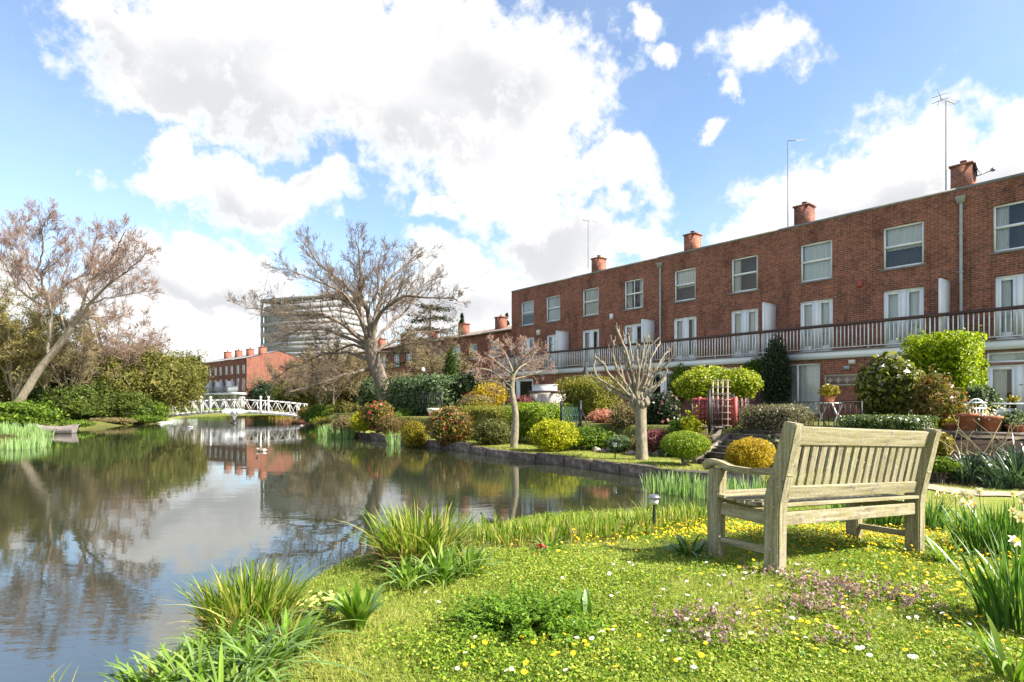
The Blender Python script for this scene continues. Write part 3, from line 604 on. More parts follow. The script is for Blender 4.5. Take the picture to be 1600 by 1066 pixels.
# office block
def office():
    d = np.array([29.1, -13.0]); L = np.linalg.norm(d); d /= L; rz = math.atan2(d[1], d[0])
    t = thing('office_block', 'grey concrete office tower with banded floors behind the bare tree', 'office block', (-75.6, 180, 0), rz)
    conc = M('grey_cladding', (.27, .262, .275), (.33, .322, .335), rough=.7, scale=.4); glz = M('band_glazing', (.23, .222, .232), (.29, .282, .295), rough=.8, scale=.6, stretch=(3, 1, .6), spec=.4)
    w = L-2; nf = 11; fh = 3.05; top = 32.6
    sl = MB(); gl = MB(); fi = MB()
    for k in range(nf):
        z = top-2.2-fh*(k+1)
        sl.box(-.0, w, -.35, 14, z, z+1.15)
        gl.box(2.3, w-.3, -.22, 13.5, z+1.152, z+fh-.002)
        gl.box(.25, 1.9, .9, 13.0, z+1.152, z+fh-.002)
        for i in range(4): fi.box(3.2+i*6.8, 3.34+i*6.8, -.33, -.22, z+1.153, z+fh-.003)
        fi.box(.05, .45, -.3, .3, z+1.153, z+fh-.003); fi.box(.05, .45, 4, 4.5, z+1.153, z+fh-.003); fi.box(.05, .45, 9, 9.5, z+1.153, z+fh-.003)
    sl.box(0, w, -.35, 14, .5, top-2.2-fh*nf-.1)
    sl.box(0, w, -.4, 14, top-.9, top)
    for i in range(12): fi.box(.1+i*4, .6+i*4, -.3, .3, top-2.2-.003, top-.903)
    sl.box(3, w-3, 3, 11, top-2.2, top-.904)
    sl.build('floor_bands', conc, t); gl.build('glazing', glz, t); fi.build('mullions', M('pale_mullion', (.30, .30, .31), (.25, .25, .26)), t)
office()

# aerials, dish, alarm boxes, tile panel
def aerial(px, pyb, pyt, q, label, kind):
    p = at(px, q); b = Vector((p[0], p[1], zat(pyb, p[1]))); tp = Vector((p[0], p[1], zat(pyt, p[1])))
    t = thing('aerial', label, 'aerial', b); h = tp.z-b.z
    m = MB(); m.tube([(0, 0, -.3), (0, 0, h)], [.022, .016], 6); m.build('mast', METAL, t)
    a = MB()
    if kind == 'yagi':
        dx = Vector((.8, .55, .12)).normalized(); L = 1.35
        a.bar(-dx*.5, dx*(L-.5), .02)
        for i in range(9):
            c = dx*(-.3+i*.14); a.tube([c+Vector((.12, -.17, 0)), c+Vector((-.12, .17, 0))], [.006, .006], 4)
        for sgn in (-1, 1): a.bar(-dx*.42, -dx*.75+Vector((0, 0, .3*sgn)), .014); a.bar(-dx*.52+Vector((.15, -.2, .1*sgn)), -dx*.52+Vector((-.15, .2, .1*sgn)), .012)
    elif kind == 'rod': a.bar((0, 0, 0), (.95, .25, .13), .022)
    else:
        a.bar((-.35, -.1, .05), (.6, .2, -.02), .018)
        for i in range(5): a.bar((-.25+i*.17-.05, -.2, .04), (-.25+i*.17+.05, .2, .04), .01)
    o = a.build('antenna', METAL, t); o.location = (0, 0, h-.03)
aerial(1478, 292, 156, -1.2, 'tall television aerial with spiked boom beside the rightmost chimney', 'yagi')
aerial(1231, 345, 219, -1.2, 'thin mast with a single rod angled to the right by a chimney', 'rod')
aerial(919, 412, 345, -1.4, 'small comb aerial on a thin mast above the left part of the roof', 'comb')
def dish():
    p = at(1527, -1.6); t = thing('satellite_dish', 'white satellite dish beside the rightmost chimney', 'satellite dish', (p[0], p[1], zat(263, p[1])))
    m = MB(); m.lathe([(0, 0), (.14, .02), (.25, .07), (.30, .11), (.29, .115), (.14, .03), (0, .012)], 20); o = m.build('reflector', PIPE, t, True); o.rotation_euler = (R(78), 0, R(28))
    a = MB(); a.bar((0, 0, -.28), (.3, -.3, -.18), .025); a.box(.26, .36, -.36, -.26, -.22, -.12); a.bar((0, .1, 0), (-.35, .1, -.1), .03); a.bar((0, .05, 0), (0, .02, -.28), .03); a.build('arm', METAL, t)
dish()
def wallbox(px, py, q, w, h, d, mat, name, label, cat):
    v = wallspot(px, py, q); b = MB(); b.box(-w/2, w/2, -d, -.002, 0, h); b.box(-w/2+.02, w/2-.02, -d-.012, -d-.0005, .02, h-.02)
    o = b.build(name, mat); o.location = v-Vector((0, 0, h/2)); o.rotation_euler = (0, 0, HR); tag(o, label, cat)
wallbox(1344, 444, 0, .19, .24, .07, REDF, 'alarm_box', 'red alarm box on the brick wall between upper windows', 'alarm box')
wallbox(842, 520, 0, .28, .32, .1, CREAMW, 'alarm_box', 'cream alarm box on the wall beside the left end french door', 'alarm box')
wallbox(956, 495, 0, .2, .3, .08, WHITE, 'alarm_box', 'small white alarm box high between two sash windows', 'alarm box')
wallbox(1332, 566, 1.0, .22, .16, .1, CREAMW, 'wall_vent', 'cream wall vent cover above the tile panel', 'vent')
wallbox(1324, 575, 1.0, .2, .13, .12, PIPE, 'wall_lamp', 'grey wall lamp just above the tile panel', 'lamp')
def tile_panel():
    v = wallspot(1324, 594, 1.0); t = thing('tile_panel', 'patterned brown tile panel with cream stars on the brick wall', 'tile panel', v, HR)
    b = MB(); b.box(-.78, .78, -.03, -.002, -.2, .2); b.build('backing', M('brown_tile', (.20, .13, .10), (.24, .17, .13)), t)
    f = MB(); f.box(-.8, .8, -.045, -.031, .155, .21); f.box(-.8, .8, -.045, -.031, -.21, -.155); f.box(-.8, -.75, -.045, -.031, -.155, .155); f.box(.75, .8, -.045, -.031, -.155, .155)
    for i in range(5):
        x = -.6+i*.3; pts = []
        for k in range(16):
            a = k*math.pi/8; r = (.14, .075, .055, .075)[k % 4]; pts.append((x+r*math.cos(a), -.036, r*math.sin(a)))
        f.addt(pts+[(x, -.036, 0)], [(k, (k+1) % 16, 16) for k in range(16)])
    f.build('pattern', M('beige_tile', (.42, .36, .28), (.36, .30, .23)), t)
tile_panel()

# ================================================================== trees
class Tree:
    def __init__(s, seed, rmin=.010):
        s.r = np.random.default_rng(seed); s.big = MB(); s.t = {}; s.tips = []; s.rmin = rmin
    def limb(s, P, r0, r1, n=14, sides=9, wob=.02):
        """a main limb along a given line, made smooth and a little crooked"""
        P = np.asarray(P, float); L = np.r_[0, np.cumsum(np.linalg.norm(np.diff(P, axis=0), axis=1))]
        u = np.linspace(0, L[-1], n); Q = np.stack([np.interp(u, L, P[:, k]) for k in range(3)], 1)
        Q[1:-1] = .25*Q[:-2]+.5*Q[1:-1]+.25*Q[2:]
        Q[1:] += s.r.normal(size=(n-1, 3))*wob*L[-1]*.3
        rad = r0+(r1-r0)*np.linspace(0, 1, n)**.8; rad = rad*(1+s.r.normal(size=n)*.05)
        s.big.tube(Q, rad, sides, cap=True); return Q, rad
    def sub(s, p, d, L, r, lev, maxl, spread=.7, up=.1, kids=(3, 5), gn=.28, shrink=.58):
        k = 5; P = [p]; dd = d/np.linalg.norm(d)
        for i in range(k-1):
            dd = dd+s.r.normal(size=3)*gn+np.array([0, 0, up]); dd /= np.linalg.norm(dd); P.append(P[-1]+dd*L/(k-1))
        P = np.array(P); Rr = np.maximum(r*np.linspace(1, .45, k), s.rmin)
        s.t.setdefault(6 if lev == 1 else (4 if lev == 2 else 3), []).append((P, Rr))
        if lev >= maxl: s.tips.append(P); return
        for i in range(s.r.integers(*kids)+ (1 if lev == 1 else 0)):
            u = s.r.uniform(.25, 1.0)*(k-1); j = min(int(u), k-2); q = P[j]+(P[j+1]-P[j])*(u-j)
            t = P[j+1]-P[j]; t /= np.linalg.norm(t); o = s.r.normal(size=3); o -= t*(o@t); o /= np.linalg.norm(o)
            s.sub(q, t+o*spread*s.r.uniform(.6, 1.3), L*shrink*s.r.uniform(.7, 1.25), max(r*.55, s.rmin), lev+1, maxl, spread, up, kids, gn, shrink)
    def dress(s, Q, rad, n, L, maxl, t0=.25, **k):
        """side branches along a limb"""
        m = len(Q)
        for i in range(n):
            u = (t0+(1-t0)*(i+s.r.uniform(0, 1))/n)*(m-1.001); j = int(u); q = Q[j]+(Q[j+1]-Q[j])*(u-j); t = Q[j+1]-Q[j]; t /= np.linalg.norm(t)
            o = s.r.normal(size=3); o -= t*(o@t); o /= np.linalg.norm(o)
            s.sub(q, t+o*s.r.uniform(.6, 1.2), L*s.r.uniform(.6, 1.2)*(1-.62*u/m), max(rad[j]*.29, s.rmin*1.5), 1, maxl, **k)
    def build(s, t, bark, twig):
        s.big.build('trunk', bark, t, smooth=True)
        c = MB()
        for k, lst in s.t.items(): c.tubes(np.array([a for a, b in lst]), np.array([b for a, b in lst]), k)
        c.build('crown', twig, t)
    def buds(s, t, mat, n, size, spread=.06, name='buds'):
        T = np.array(s.tips); m = len(T); i = s.r.integers(0, m, n); u = s.r.uniform(.1, 1, n)*(T.shape[1]-1.001); j = u.astype(int); f = (u-j)[:, None]
        P = T[i, j]*(1-f)+T[i, j+1]*f+s.r.normal(size=(n, 3))*spread; mb = MB(); mb.leaves(P, s.r.normal(size=(n, 3)), size); return mb.build(name, mat, t)
def pix(lst, d0, o, dfun=None, dr=0):
    """photo points at depth d0 (+ per-point offset) relative to the tree base o"""
    out = []
    for i, e in enumerate(lst):
        px, py = e[0], e[1]; d = d0+(e[2] if len(e) > 2 else dr*i/(len(lst)-1)); out.append(((px-800)/F*d-o[0], d-o[1], zat(py, d)-o[2]))
    return out

# the big bare tree on the garden bank
def big_tree():
    d0 = 33.0; x = (612-800)/F*d0; o = (x, d0, gz(x, d0))
    t = thing('bare_tree', 'big leafless spreading tree with a leaning trunk at the water garden edge', 'tree', o)
    T = Tree(11, .0062)
    z = lambda a: [(380+p[0]*.3284, 340+p[1]*.3284, *(p[2:])) for p in a]
    tr, rr = T.limb(pix(z([(705, 960), (692, 900), (655, 770), (622, 690), (605, 590)]), d0, o), .50, .36, sides=14, wob=.006)
    K = dict(spread=.6, up=.07, kids=(3, 5), gn=.16, shrink=.6)
    limbs = [([(605, 600), (520, 545), (440, 480), (380, 465), (230, 455), (100, 440), (10, 425)], .20, -3.5, 20, 1.9),
             ([(603, 590), (560, 470), (545, 380), (480, 310), (400, 255), (330, 190), (285, 120)], .22, 1.5, 22, 1.9),
             ([(608, 590), (600, 450), (560, 350), (555, 270), (562, 180), (525, 75)], .22, -1.5, 22, 1.7),
             ([(612, 580), (630, 460), (655, 380), (690, 300), (750, 240), (800, 195), (850, 165)], .20, 2.5, 22, 1.7),
             ([(615, 570), (640, 470), (690, 410), (760, 370), (860, 385), (960, 370), (1035, 400)], .17, -2.5, 22, 1.6),
             ([(622, 650), (700, 595), (780, 565), (880, 540), (1000, 545)], .13, 2, 18, 1.6),
             ([(612, 720), (520, 735), (420, 765), (330, 805), (220, 830)], .12, -2.5, 18, 1.4),
             ([(605, 680), (500, 640), (380, 650), (250, 700), (140, 765)], .13, 2.5, 20, 1.6),
             ([(600, 620), (480, 560), (360, 520), (240, 540), (130, 590)], .15, 4, 20, 1.8),
             ([(608, 600), (640, 520), (620, 400), (650, 300), (640, 200), (680, 130)], .15, 4, 18, 1.7),
             ([(600, 600), (560, 480), (500, 380), (420, 330), (300, 290), (200, 240)], .16, -4, 20, 1.8),
             ([(615, 600), (700, 500), (780, 440), (880, 300), (930, 290)], .13, 4.5, 16, 1.6),
             ([(600, 640), (520, 600), (440, 640), (360, 720), (300, 780)], .11, 4, 18, 1.5),
             ([(620, 640), (690, 640), (760, 600), (850, 600), (940, 610)], .10, -3, 14, 1.4)]
    for P, r, dr, n, L in limbs:
        Q, rad = T.limb(pix(z(P), d0, o, dr=dr), r*.85, .02, sides=8)
        T.dress(Q, rad, int(n*1.15), L*1.0, 4, .2, **K)
    T.build(t, BARK, TWIG)
    T.buds(t, leafmat('bud_brown', [(.16, .10, .06), (.26, .16, .10), (.30, .22, .12)], .2), 7000, .05)
big_tree()
def left_tree():
    d0 = 37.5; x = (18-800)/F*d0; o = (x, d0, gz(x, d0))
    t = thing('budding_tree', 'tall leaning pale tree with pink buds above the left bank', 'tree', o); T = Tree(5, .0065)
    z = lambda a: [(p[0]*.3377, 320+p[1]*.3377) for p in a]
    K = dict(spread=.58, up=.10, kids=(3, 5), gn=.15, shrink=.62)
    T.limb(pix(z([(55, 975), (140, 825), (220, 710), (300, 620), (335, 565)]), d0, o), .28, .19, sides=12, wob=.006)
    for P, r, dr, n, L in [([(335, 565), (385, 460), (420, 350), (438, 230), (452, 130)], .20, 1, 24, 1.6),
             ([(340, 560), (420, 460), (475, 390), (540, 340), (640, 265), (695, 200)], .19, -2, 26, 1.7),
             ([(345, 555), (400, 520), (480, 520), (570, 505)], .12, 2, 16, 1.5),
             ([(225, 700), (230, 560), (236, 440), (185, 355), (170, 310), (230, 285), (300, 240), (320, 190)], .20, -1.5, 26, 1.6),
             ([(236, 440), (270, 380), (340, 350), (440, 305), (520, 280), (580, 240)], .13, 1.5, 22, 1.5),
             ([(225, 480), (140, 440), (70, 370), (20, 260), (-30, 200)], .13, -2, 22, 1.5),
             ([(180, 350), (120, 250), (90, 150), (130, 60)], .10, 2, 20, 1.4),
             ([(170, 310), (200, 200), (190, 110), (240, 40)], .10, -2, 20, 1.4),
             ([(310, 610), (280, 480), (290, 330), (330, 230), (370, 130)], .12, 2.5, 22, 1.5),
             ([(420, 350), (520, 250), (560, 160), (580, 110)], .09, -3, 18, 1.4),
             ([(150, 400), (100, 330), (50, 200), (40, 90)], .08, 3, 18, 1.4),
             ([(390, 460), (480, 440), (560, 420), (650, 400), (690, 380)], .08, -3, 16, 1.2)]:
        Q, rad = T.limb(pix(z(P), d0, o, dr=dr), r*.65, .016, sides=7); T.dress(Q, rad, int(n*1.05), L*1.05, 4, .22, **K)
    T.build(t, BARKG, TWIGP)
    T.buds(t, leafmat('bud_pink', [(.34, .17, .15), (.45, .25, .21), (.42, .30, .20)], .35), 15000, .05)
left_tree()
def loose_tree(px, pyb, pyt, wpx, d, seed, bark, twig, label, name='bare_tree', nl=10, buds=None, nb=3000, bs=.07, lev=4, sub=12, group=None, rmin=.011, bend=.25, thick=.012):
    """a tree of free form: stems from the base fan out into a twiggy crown"""
    x = (px-800)/F*d; g = gz(x, d); zt = zat(pyt, d); H = zt-g; W = wpx/F*d/2
    t = thing(name, label, 'tree', (x, d, g), 0, group); T = Tree(seed, rmin); r = np.random.default_rng(seed)
    tr, _ = T.limb([(0, 0, -.1), (r.normal()*.1*H*bend, 0, H*.18), (r.normal()*.15*H*bend, 0, H*.34)], H*thick*1.4, H*thick, sides=8)
    for i in range(nl):
        a = 6.28*i/nl+r.uniform(-.3, .3); e = r.uniform(.25, 1.0)
        tip = np.array([W*math.cos(a)*math.sqrt(1-.6*e*e)*1.0, W*math.sin(a)*math.sqrt(1-.6*e*e), H*(.42+.56*e)]); b = tr[r.integers(5, 13)]
        mid = b+(tip-b)*.5+np.array([0, 0, H*.06])
        Q, rad = T.limb([b, mid, tip], H*thick*.55, .02, n=10, sides=6); T.dress(Q, rad, sub, H*.2, lev, .2, spread=.8, up=.06)
    T.build(t, bark, twig)
    if buds: T.buds(t, buds, nb, bs, .12, 'leaves')
    return t
LOL = leafmat('young_olive_leaf', [(.19, .17, .05), (.27, .235, .07), (.34, .28, .10)], .4)
LBR = leafmat('tan_leaf', [(.18, .13, .07), (.25, .18, .09), (.30, .23, .11)], .35)
loose_tree(20, 640, 440, 150, 39, 21, BARKG, TWIGO, 'yellowish twiggy willow filling the left edge behind the reeds', nl=12, buds=LOL, nb=24000, bs=.11)
loose_tree(-60, 640, 430, 150, 40, 28, BARKG, TWIGO, 'yellowish twiggy tree cut by the left edge of the view', nl=10, buds=LOL, nb=18000, bs=.11)
loose_tree(110, 640, 480, 130, 42, 22, BARK, TWIGO, 'brownish twiggy tree behind the leaning trunk on the left bank', nl=11, buds=LBR, nb=10000)
loose_tree(170, 640, 470, 130, 45, 23, BARK, TWIGP, 'pinkish brown twiggy tree between the leaning tree and the olive evergreen', nl=11, buds=LBR, nb=10000)
loose_tree(225, 600, 505, 70, 62, 24, BARK, TWIGP, 'small far bare tree above the olive evergreens', nl=9, sub=10)
loose_tree(520, 640, 535, 130, 42, 25, BARK, TWIGO, 'tan twiggy tree under the left branches of the big bare tree', nl=12, buds=LBR, nb=13000)
loose_tree(506, 640, 545, 120, 60, 26, BARK, TWIGO, 'brownish thicket tree behind the right end of the bridge', nl=10, buds=LBR, nb=9000)
loose_tree(680, 630, 515, 130, 44, 27, BARK, TWIGO, 'tan twiggy tree in front of the set back brick houses', nl=11, buds=LBR, nb=10000)
loose_tree(560, 630, 545, 110, 46, 29, BARK, TWIGO, 'tan twiggy tree just left of the leaning trunk', nl=10, buds=LBR, nb=10000)
loose_tree(440, 640, 565, 90, 86, 32, BARK, TWIGO, 'tan twiggy tree between the sunlit gable and the bare tree branches', nl=10, buds=LBR, nb=9000)
loose_tree(600, 625, 560, 120, 52, 33, BARK, TWIGO, 'tan twiggy tree behind the big trunk before the brick row', nl=11, buds=LBR, nb=10000)
loose_tree(-10, 600, 500, 90, 60, 31, BARK, TWIGO, 'far twiggy tree at the left edge behind the willow', nl=9, buds=LOL, nb=3000)

# small tree with pink buds, and the pollarded tree
def pink_tree():
    p = at(800, 13.0); d0 = p[1]; o = (p[0], d0, gz(*p)); t = thing('cherry_tree', 'small cherry tree with pale trunk and pinkish budding twigs on the garden lawn', 'tree', o); T = Tree(41, .006)
    z = lambda a: [(690+q[0]*.1625, 560+q[1]*.1625) for q in a]
    T.limb(pix(z([(695, 860), (712, 640), (710, 500), (690, 400), (670, 330), (680, 240), (690, 150)]), d0, o), .125, .075, sides=10, wob=.004)
    for P, r, dr, n in [([(680, 350), (640, 290), (560, 250), (460, 210), (360, 180)], .05, .8, 13), ([(690, 170), (620, 110), (540, 40), (450, -30)], .045, -.8, 13), ([(690, 160), (760, 80), (860, 30), (900, -60)], .045, .8, 13),
                        ([(690, 150), (720, 40), (690, -60), (740, -150)], .04, -.6, 13), ([(685, 200), (780, 180), (880, 150), (980, 110)], .035, 1.0, 12), ([(690, 150), (640, 0), (560, -120), (480, -170)], .035, 1, 13), ([(680, 300), (600, 200), (480, 120), (340, 90)], .035, -1.2, 13), ([(690, 150), (800, -20), (900, -90)], .03, -1.2, 10)]:
        Q, rad = T.limb(pix(z(P), d0, o, dr=dr), r, .012, n=10, sides=6); T.dress(Q, rad, int(n*.48), .8, 4, .2, spread=.8, up=.02, kids=(2, 4))
    T.build(t, BARKP, TWIGP); T.buds(t, leafmat('blossom_pink', [(.42, .22, .20), (.55, .34, .30), (.50, .38, .30)], .4), 3600, .03, .03)
pink_tree()
def pollard():
    p = at(1003, 13.0); d0 = p[1]; o = (p[0], d0, gz(*p)); t = thing('pollard_tree', 'pollarded tree with thick pale trunk and knobbly bare shoots', 'tree', o)
    z = lambda a: [(860+q[0]*.1688, 600+q[1]*.1688) for q in a]; r = np.random.default_rng(3)
    mb = MB(); P = np.array(pix(z([(848, 720), (848, 700), (843, 560), (838, 400), (832, 260), (828, 190), (826, 150), (826, 120)]), d0, o)); sc_ = d0/F*.1688
    k = 18; ns = 24; L = np.linspace(0, len(P)-1, ns); Q = np.stack([np.interp(L, np.arange(len(P)), P[:, j]) for j in range(3)], 1)
    Rr = np.interp(L, np.arange(len(P)), np.array([64, 57, 50, 49, 52, 60, 66, 34]))*sc_
    T_ = np.arange(k)*2*np.pi/k; V = np.stack([np.stack([Q[i, 0]+Rr[i]*np.cos(T_)*(1+.07*np.sin(3*T_+i*.1)+.04*np.sin(7*T_+1)), Q[i, 1]+Rr[i]*np.sin(T_)*(1+.06*np.sin(3*T_+i*.1)), np.full(k, Q[i, 2])], 1) for i in range(ns)])
    mb.addq(V.reshape(-1, 3), [(i*k+j, i*k+(j+1) % k, (i+1)*k+(j+1) % k, (i+1)*k+j) for i in range(ns-1) for j in range(k)])
    for i in range(22):     # burrs at the crown head
        a = r.uniform(0, 6.28); c = np.array([P[-2][0]+math.cos(a)*.2, P[-2][1]+math.sin(a)*.2, P[-2][2]+r.uniform(-.12, .1)])
        mb.tube([c-(0, 0, .08), c-(0, 0, .04), c, c+(0, 0, .05), c+(0, 0, .09)], np.array([.02, .05, .06, .045, .01])*r.uniform(.6, 1.1), 7)
    mb.build('trunk', BARKP, t, smooth=True)
    zz = lambda a: [(700+q[0]*.3284, 380+q[1]*.3284) for q in a]
    sh = [[(880, 745), (800, 700), (720, 650), (690, 600), (705, 540)], [(885, 745), (830, 690), (760, 620), (740, 570), (700, 545)], [(890, 740), (860, 640), (845, 540), (800, 480), (770, 470)],
          [(895, 740), (880, 620), (850, 520), (820, 450), (800, 395)], [(900, 740), (900, 640), (925, 540), (935, 470), (960, 440)], [(905, 740), (930, 640), (930, 580), (950, 500), (1005, 450)],
          [(910, 745), (960, 690), (985, 620), (1050, 570), (1075, 520)], [(910, 750), (980, 700), (1020, 640), (1045, 600)], [(890, 740), (880, 660), (880, 560), (860, 470), (860, 430)], [(895, 735), (910, 600), (895, 520), (910, 480)],
          [(885, 750), (810, 720), (740, 690), (690, 640)], [(890, 740), (840, 660), (800, 600), (780, 520), (790, 480)], [(905, 740), (950, 650), (960, 560), (990, 500), (1010, 470)], [(900, 742), (940, 700), (1000, 680), (1040, 640)],
          [(888, 745), (850, 700), (830, 620), (810, 560)], [(895, 740), (870, 580), (830, 500), (840, 440)], [(908, 745), (970, 640), (1010, 560), (1060, 500)], [(898, 742), (915, 660), (945, 600), (925, 510)]]
    for i, P_ in enumerate(sh):
        Q = np.array(pix(zz(P_), d0, o, dr=r.uniform(-1.0, 1.0))); n = 16; u = np.linspace(0, len(Q)-1, n); Q = np.stack([np.interp(u, np.arange(len(Q)), Q[:, j]) for j in range(3)], 1)
        Q[1:-1] = (Q[:-2]+2*Q[1:-1]+Q[2:])/4; Q[1:] += r.normal(size=(n-1, 3))*.008
        rad = .038*np.linspace(1, .42, n)*r.uniform(.7, 1.15); rad[r.integers(4, n, 4)] *= 1.35; rad[-2] *= 1.5
        s = MB(); s.tube(Q, rad, 7)
        for _ in range(7):
            j = r.integers(4, n-1); d = np.array([r.normal()*.5, r.normal()*.5, .7])*r.uniform(.5, 1.3); s.tube([Q[j], Q[j]+d*.13, Q[j]+d*.13+(0, 0, .1)], [rad[j]*.55, .011, .008], 5)
        s.build('branch', BARKP, t, smooth=True)
pollard()

# conifers
def conifer(px, pyb, pyt, wpx, d, seed, label, mat, layers=16, name='conifer_tree', flat=False):
    x = (px-800)/F*d; g = gz(x, d); H = zat(pyt, d)-g; W = wpx/F*d/2; r = np.random.default_rng(seed)
    t = thing(name, label, 'tree', (x, d, g)); tr = MB(); tr.tube([(0, 0, 0), (0, 0, H*.5), (0, 0, H)], [H*.025, H*.016, .02], 7)
    mb = MB()
    for i in range(layers):
        f = (i+.3)/layers; zz = H*(.15+.85*f); rad = W*((1-f)**.7 if not flat else (.55+.45*math.sin(3.1*f+.2)))*r.uniform(.8, 1.15)
        nb = int(7+6*(1-f))
        for k in range(nb):
            a = r.uniform(0, 6.28); L = rad*r.uniform(.7, 1.1); e = np.array([math.cos(a)*L, math.sin(a)*L, zz-L*(.28 if not flat else .05)+r.normal()*.05])
            tr.tube([(0, 0, zz), e*[.5, .5, 0]+[0, 0, (zz+e[2])/2+.05], e], [.03, .02, .01], 4, cap=False)
            m = int(60 if flat else 42); u = r.uniform(.15, 1.05, m)[:, None]; P = np.array([0, 0, zz])*(1-u)+e*u+r.normal(size=(m, 3))*[L*.12, L*.12, .10 if flat else .16]
            mb.leaves(P, r.normal(size=(m, 3))*.5+[0, 0, .8], H*.028, .4)
    tr.build('trunk', BARKD, t); mb.build('crown', mat, t)
LCON = leafmat('dark_needles', [(.015, .03, .018), (.025, .045, .022), (.05, .07, .035)], .2)
LCON2 = leafmat('green_needles', [(.03, .05, .012), (.05, .085, .02), (.08, .12, .03)], .25)
conifer(672, 600, 470, 110, 60, 51, 'dark layered cedar behind the big bare tree', LCON, 9, 'cedar_tree', True)
conifer(722, 600, 488, 34, 85, 52, 'dark pointed spruce beside the set back chimneys', LCON, 14)
conifer(792, 560, 486, 26, 95, 53, 'dark spruce just left of the near terrace roof', LCON, 12)
conifer(757, 560, 512, 30, 110, 54, 'low distant spruce over the set back roofs', LCON2, 10)

# ================================================================== shrubs and hedges
def crown_points(n, rad, seed, lumps=.16, shell=.16, box=0.0):
    r = np.random.default_rng(seed); D = r.normal(size=(n, 3)); D /= np.linalg.norm(D, axis=1, keepdims=True)
    if box:
        if box > .3: D[:] = r.uniform(-1, 1, (n, 3)); f_ = r.integers(0, 3, n); D[np.arange(n), f_] = np.sign(D[np.arange(n), f_])
        e_ = 2/(1-box); D /= (np.abs(D)**e_).sum(1, keepdims=True)**(1/e_)
    k = 1+lumps*lump(D, seed, 2.6)+lumps*.5*lump(D, seed+1, 6); k *= 1-np.abs(r.normal(size=n))*shell
    P = D*k[:, None]*rad; Nn = D/np.array(rad); Nn /= np.linalg.norm(Nn, axis=1, keepdims=True); return P, Nn
def shrub(name, label, x, y, z0, z1, rx, ry, mat, leaf, n, seed, cat='shrub', lumps=.16, shell=.16, box=0., aspect=.55, stem=None, flowers=None, rnd=.8, core=True, rz=0, group=None, twig=BARKD):
    """leaf by leaf shrub: an uneven shell of leaves over a darker leafy inside, on woody stems"""
    g = min(gz(x, y), z0); t = thing(name, label, cat, (x, y, g), rz, group); r = np.random.default_rng(seed+9)
    c = np.array([0, 0, (z0+z1)/2-g]); rad = np.array([rx, ry, (z1-z0)/2])
    P, Nn = crown_points(n, rad, seed, lumps, shell, box); mb = MB()
    if shell > .12:      # stray shoots break the outline
        k_ = r.integers(0, n, max(6, n//70)); mlt = r.uniform(1.06, 1.22, len(k_))
        for w_ in (1.0, .93, .86, .8): mb.leaves(P[k_]*((1+(mlt-1)*(w_-.8)/.2)[:, None])+r.normal(size=(len(k_), 3))*leaf*.4+c, r.normal(size=(len(k_), 3)), leaf, aspect)
    mb.leaves(P+c, Nn+r.normal(size=P.shape)*rnd, leaf*r.choice([.6, .85, 1.1, 1.4], n), aspect)
    P2, N2 = crown_points(n//2, rad*.80, seed, lumps, .22, box); mb.leaves(P2+c, N2+r.normal(size=P2.shape)*.9, leaf*1.35, .8)
    if core:
        P3, N3 = crown_points(n//4, rad*.62, seed, lumps, .1, box); mb.leaves(P3+c, N3+r.normal(size=P3.shape)*.5, max(leaf*2.2, .5*min(rad)), .9)
    mb.build('foliage', mat, t)
    sb = MB(); k = 5
    for i in range(k):
        a = 6.28*i/k+r.uniform(0, 1); e = np.array([math.cos(a)*rx*.55, math.sin(a)*ry*.55, (z0+z1)/2-g]); s0 = np.array([math.cos(a)*.03, math.sin(a)*.03, -.03])
        sb.tube([s0, (s0+e)/2*[.6, .6, 1], e], [stem or .03, (stem or .03)*.75, .012], 6)
    sb.build('stem', twig, t)
    if flowers:
        fm, nf, fs = flowers; P4, N4 = crown_points(nf, rad*1.03, seed+4, lumps, .05, box); P4 = P4+c; fb = MB()
        for ring in range(2):
            for q_ in range(6):
                a = q_*1.047+ring*.5; d_ = np.array([math.cos(a), math.sin(a), .25+.5*ring]); w_ = np.array([-math.sin(a), math.cos(a), 0]); h_ = fs*(.55-.18*ring); fb.addq([(0, 0, 0), d_*h_*.6+w_*h_*.42, d_*h_, d_*h_*.6-w_*h_*.42], [(0, 1, 2, 3)])
        f0 = fb.build('flower', fm, t)
        for q_ in range(nf):
            o = f0 if q_ == 0 else f0.copy()
            if q_: C.objects.link(o); o.parent = t
            o.location = P4[q_]; o.rotation_euler = Vector(N4[q_]+r.normal(size=3)*.3).to_track_quat('Z', 'Y').to_euler(); s4 = r.uniform(.7, 1.25); o.scale = (s4, s4, s4)
    return t
def gshrub(name, label, px, top, bot, wpx, q, mat, leaf, n, seed, depth=None, **k):
    p = at(px, q); s = p[1]/F; rx = wpx*s/2; ry = depth or rx*.9; z0, z1 = zat(bot, p[1]), zat(top, p[1]); return shrub(name, label, p[0], p[1], z0, z1, rx, ry, mat, leaf, n, seed, **k)
def ghedge(name, label, px0, px1, top, bot, q, thick, mat, leaf, n, seed, **k):
    a, b = at(px0, q), at(px1, q); c = (a+b)/2; L = np.linalg.norm(b-a)/2; z1 = zat(top, c[1]); z0 = zat(bot, c[1])
    k.setdefault('box', .75); return shrub(name, label, c[0], c[1], z0, z1, L, thick, mat, leaf, n, seed, cat='hedge', rz=HR, **k)
G = lambda n, *s, **k: leafmat(n, list(s), **k)
LCAM = G('camellia_leaf', (.035, .055, .012), (.12, .12, .02), (.28, .22, .04), (.30, .16, .04), gloss=.3)
LYEL = G('golden_leaf', (.13, .11, .012), (.26, .21, .02), (.36, .29, .03))
LGLD = G('gold_orange_leaf', (.27, .18, .012), (.42, .29, .02), (.52, .38, .03))
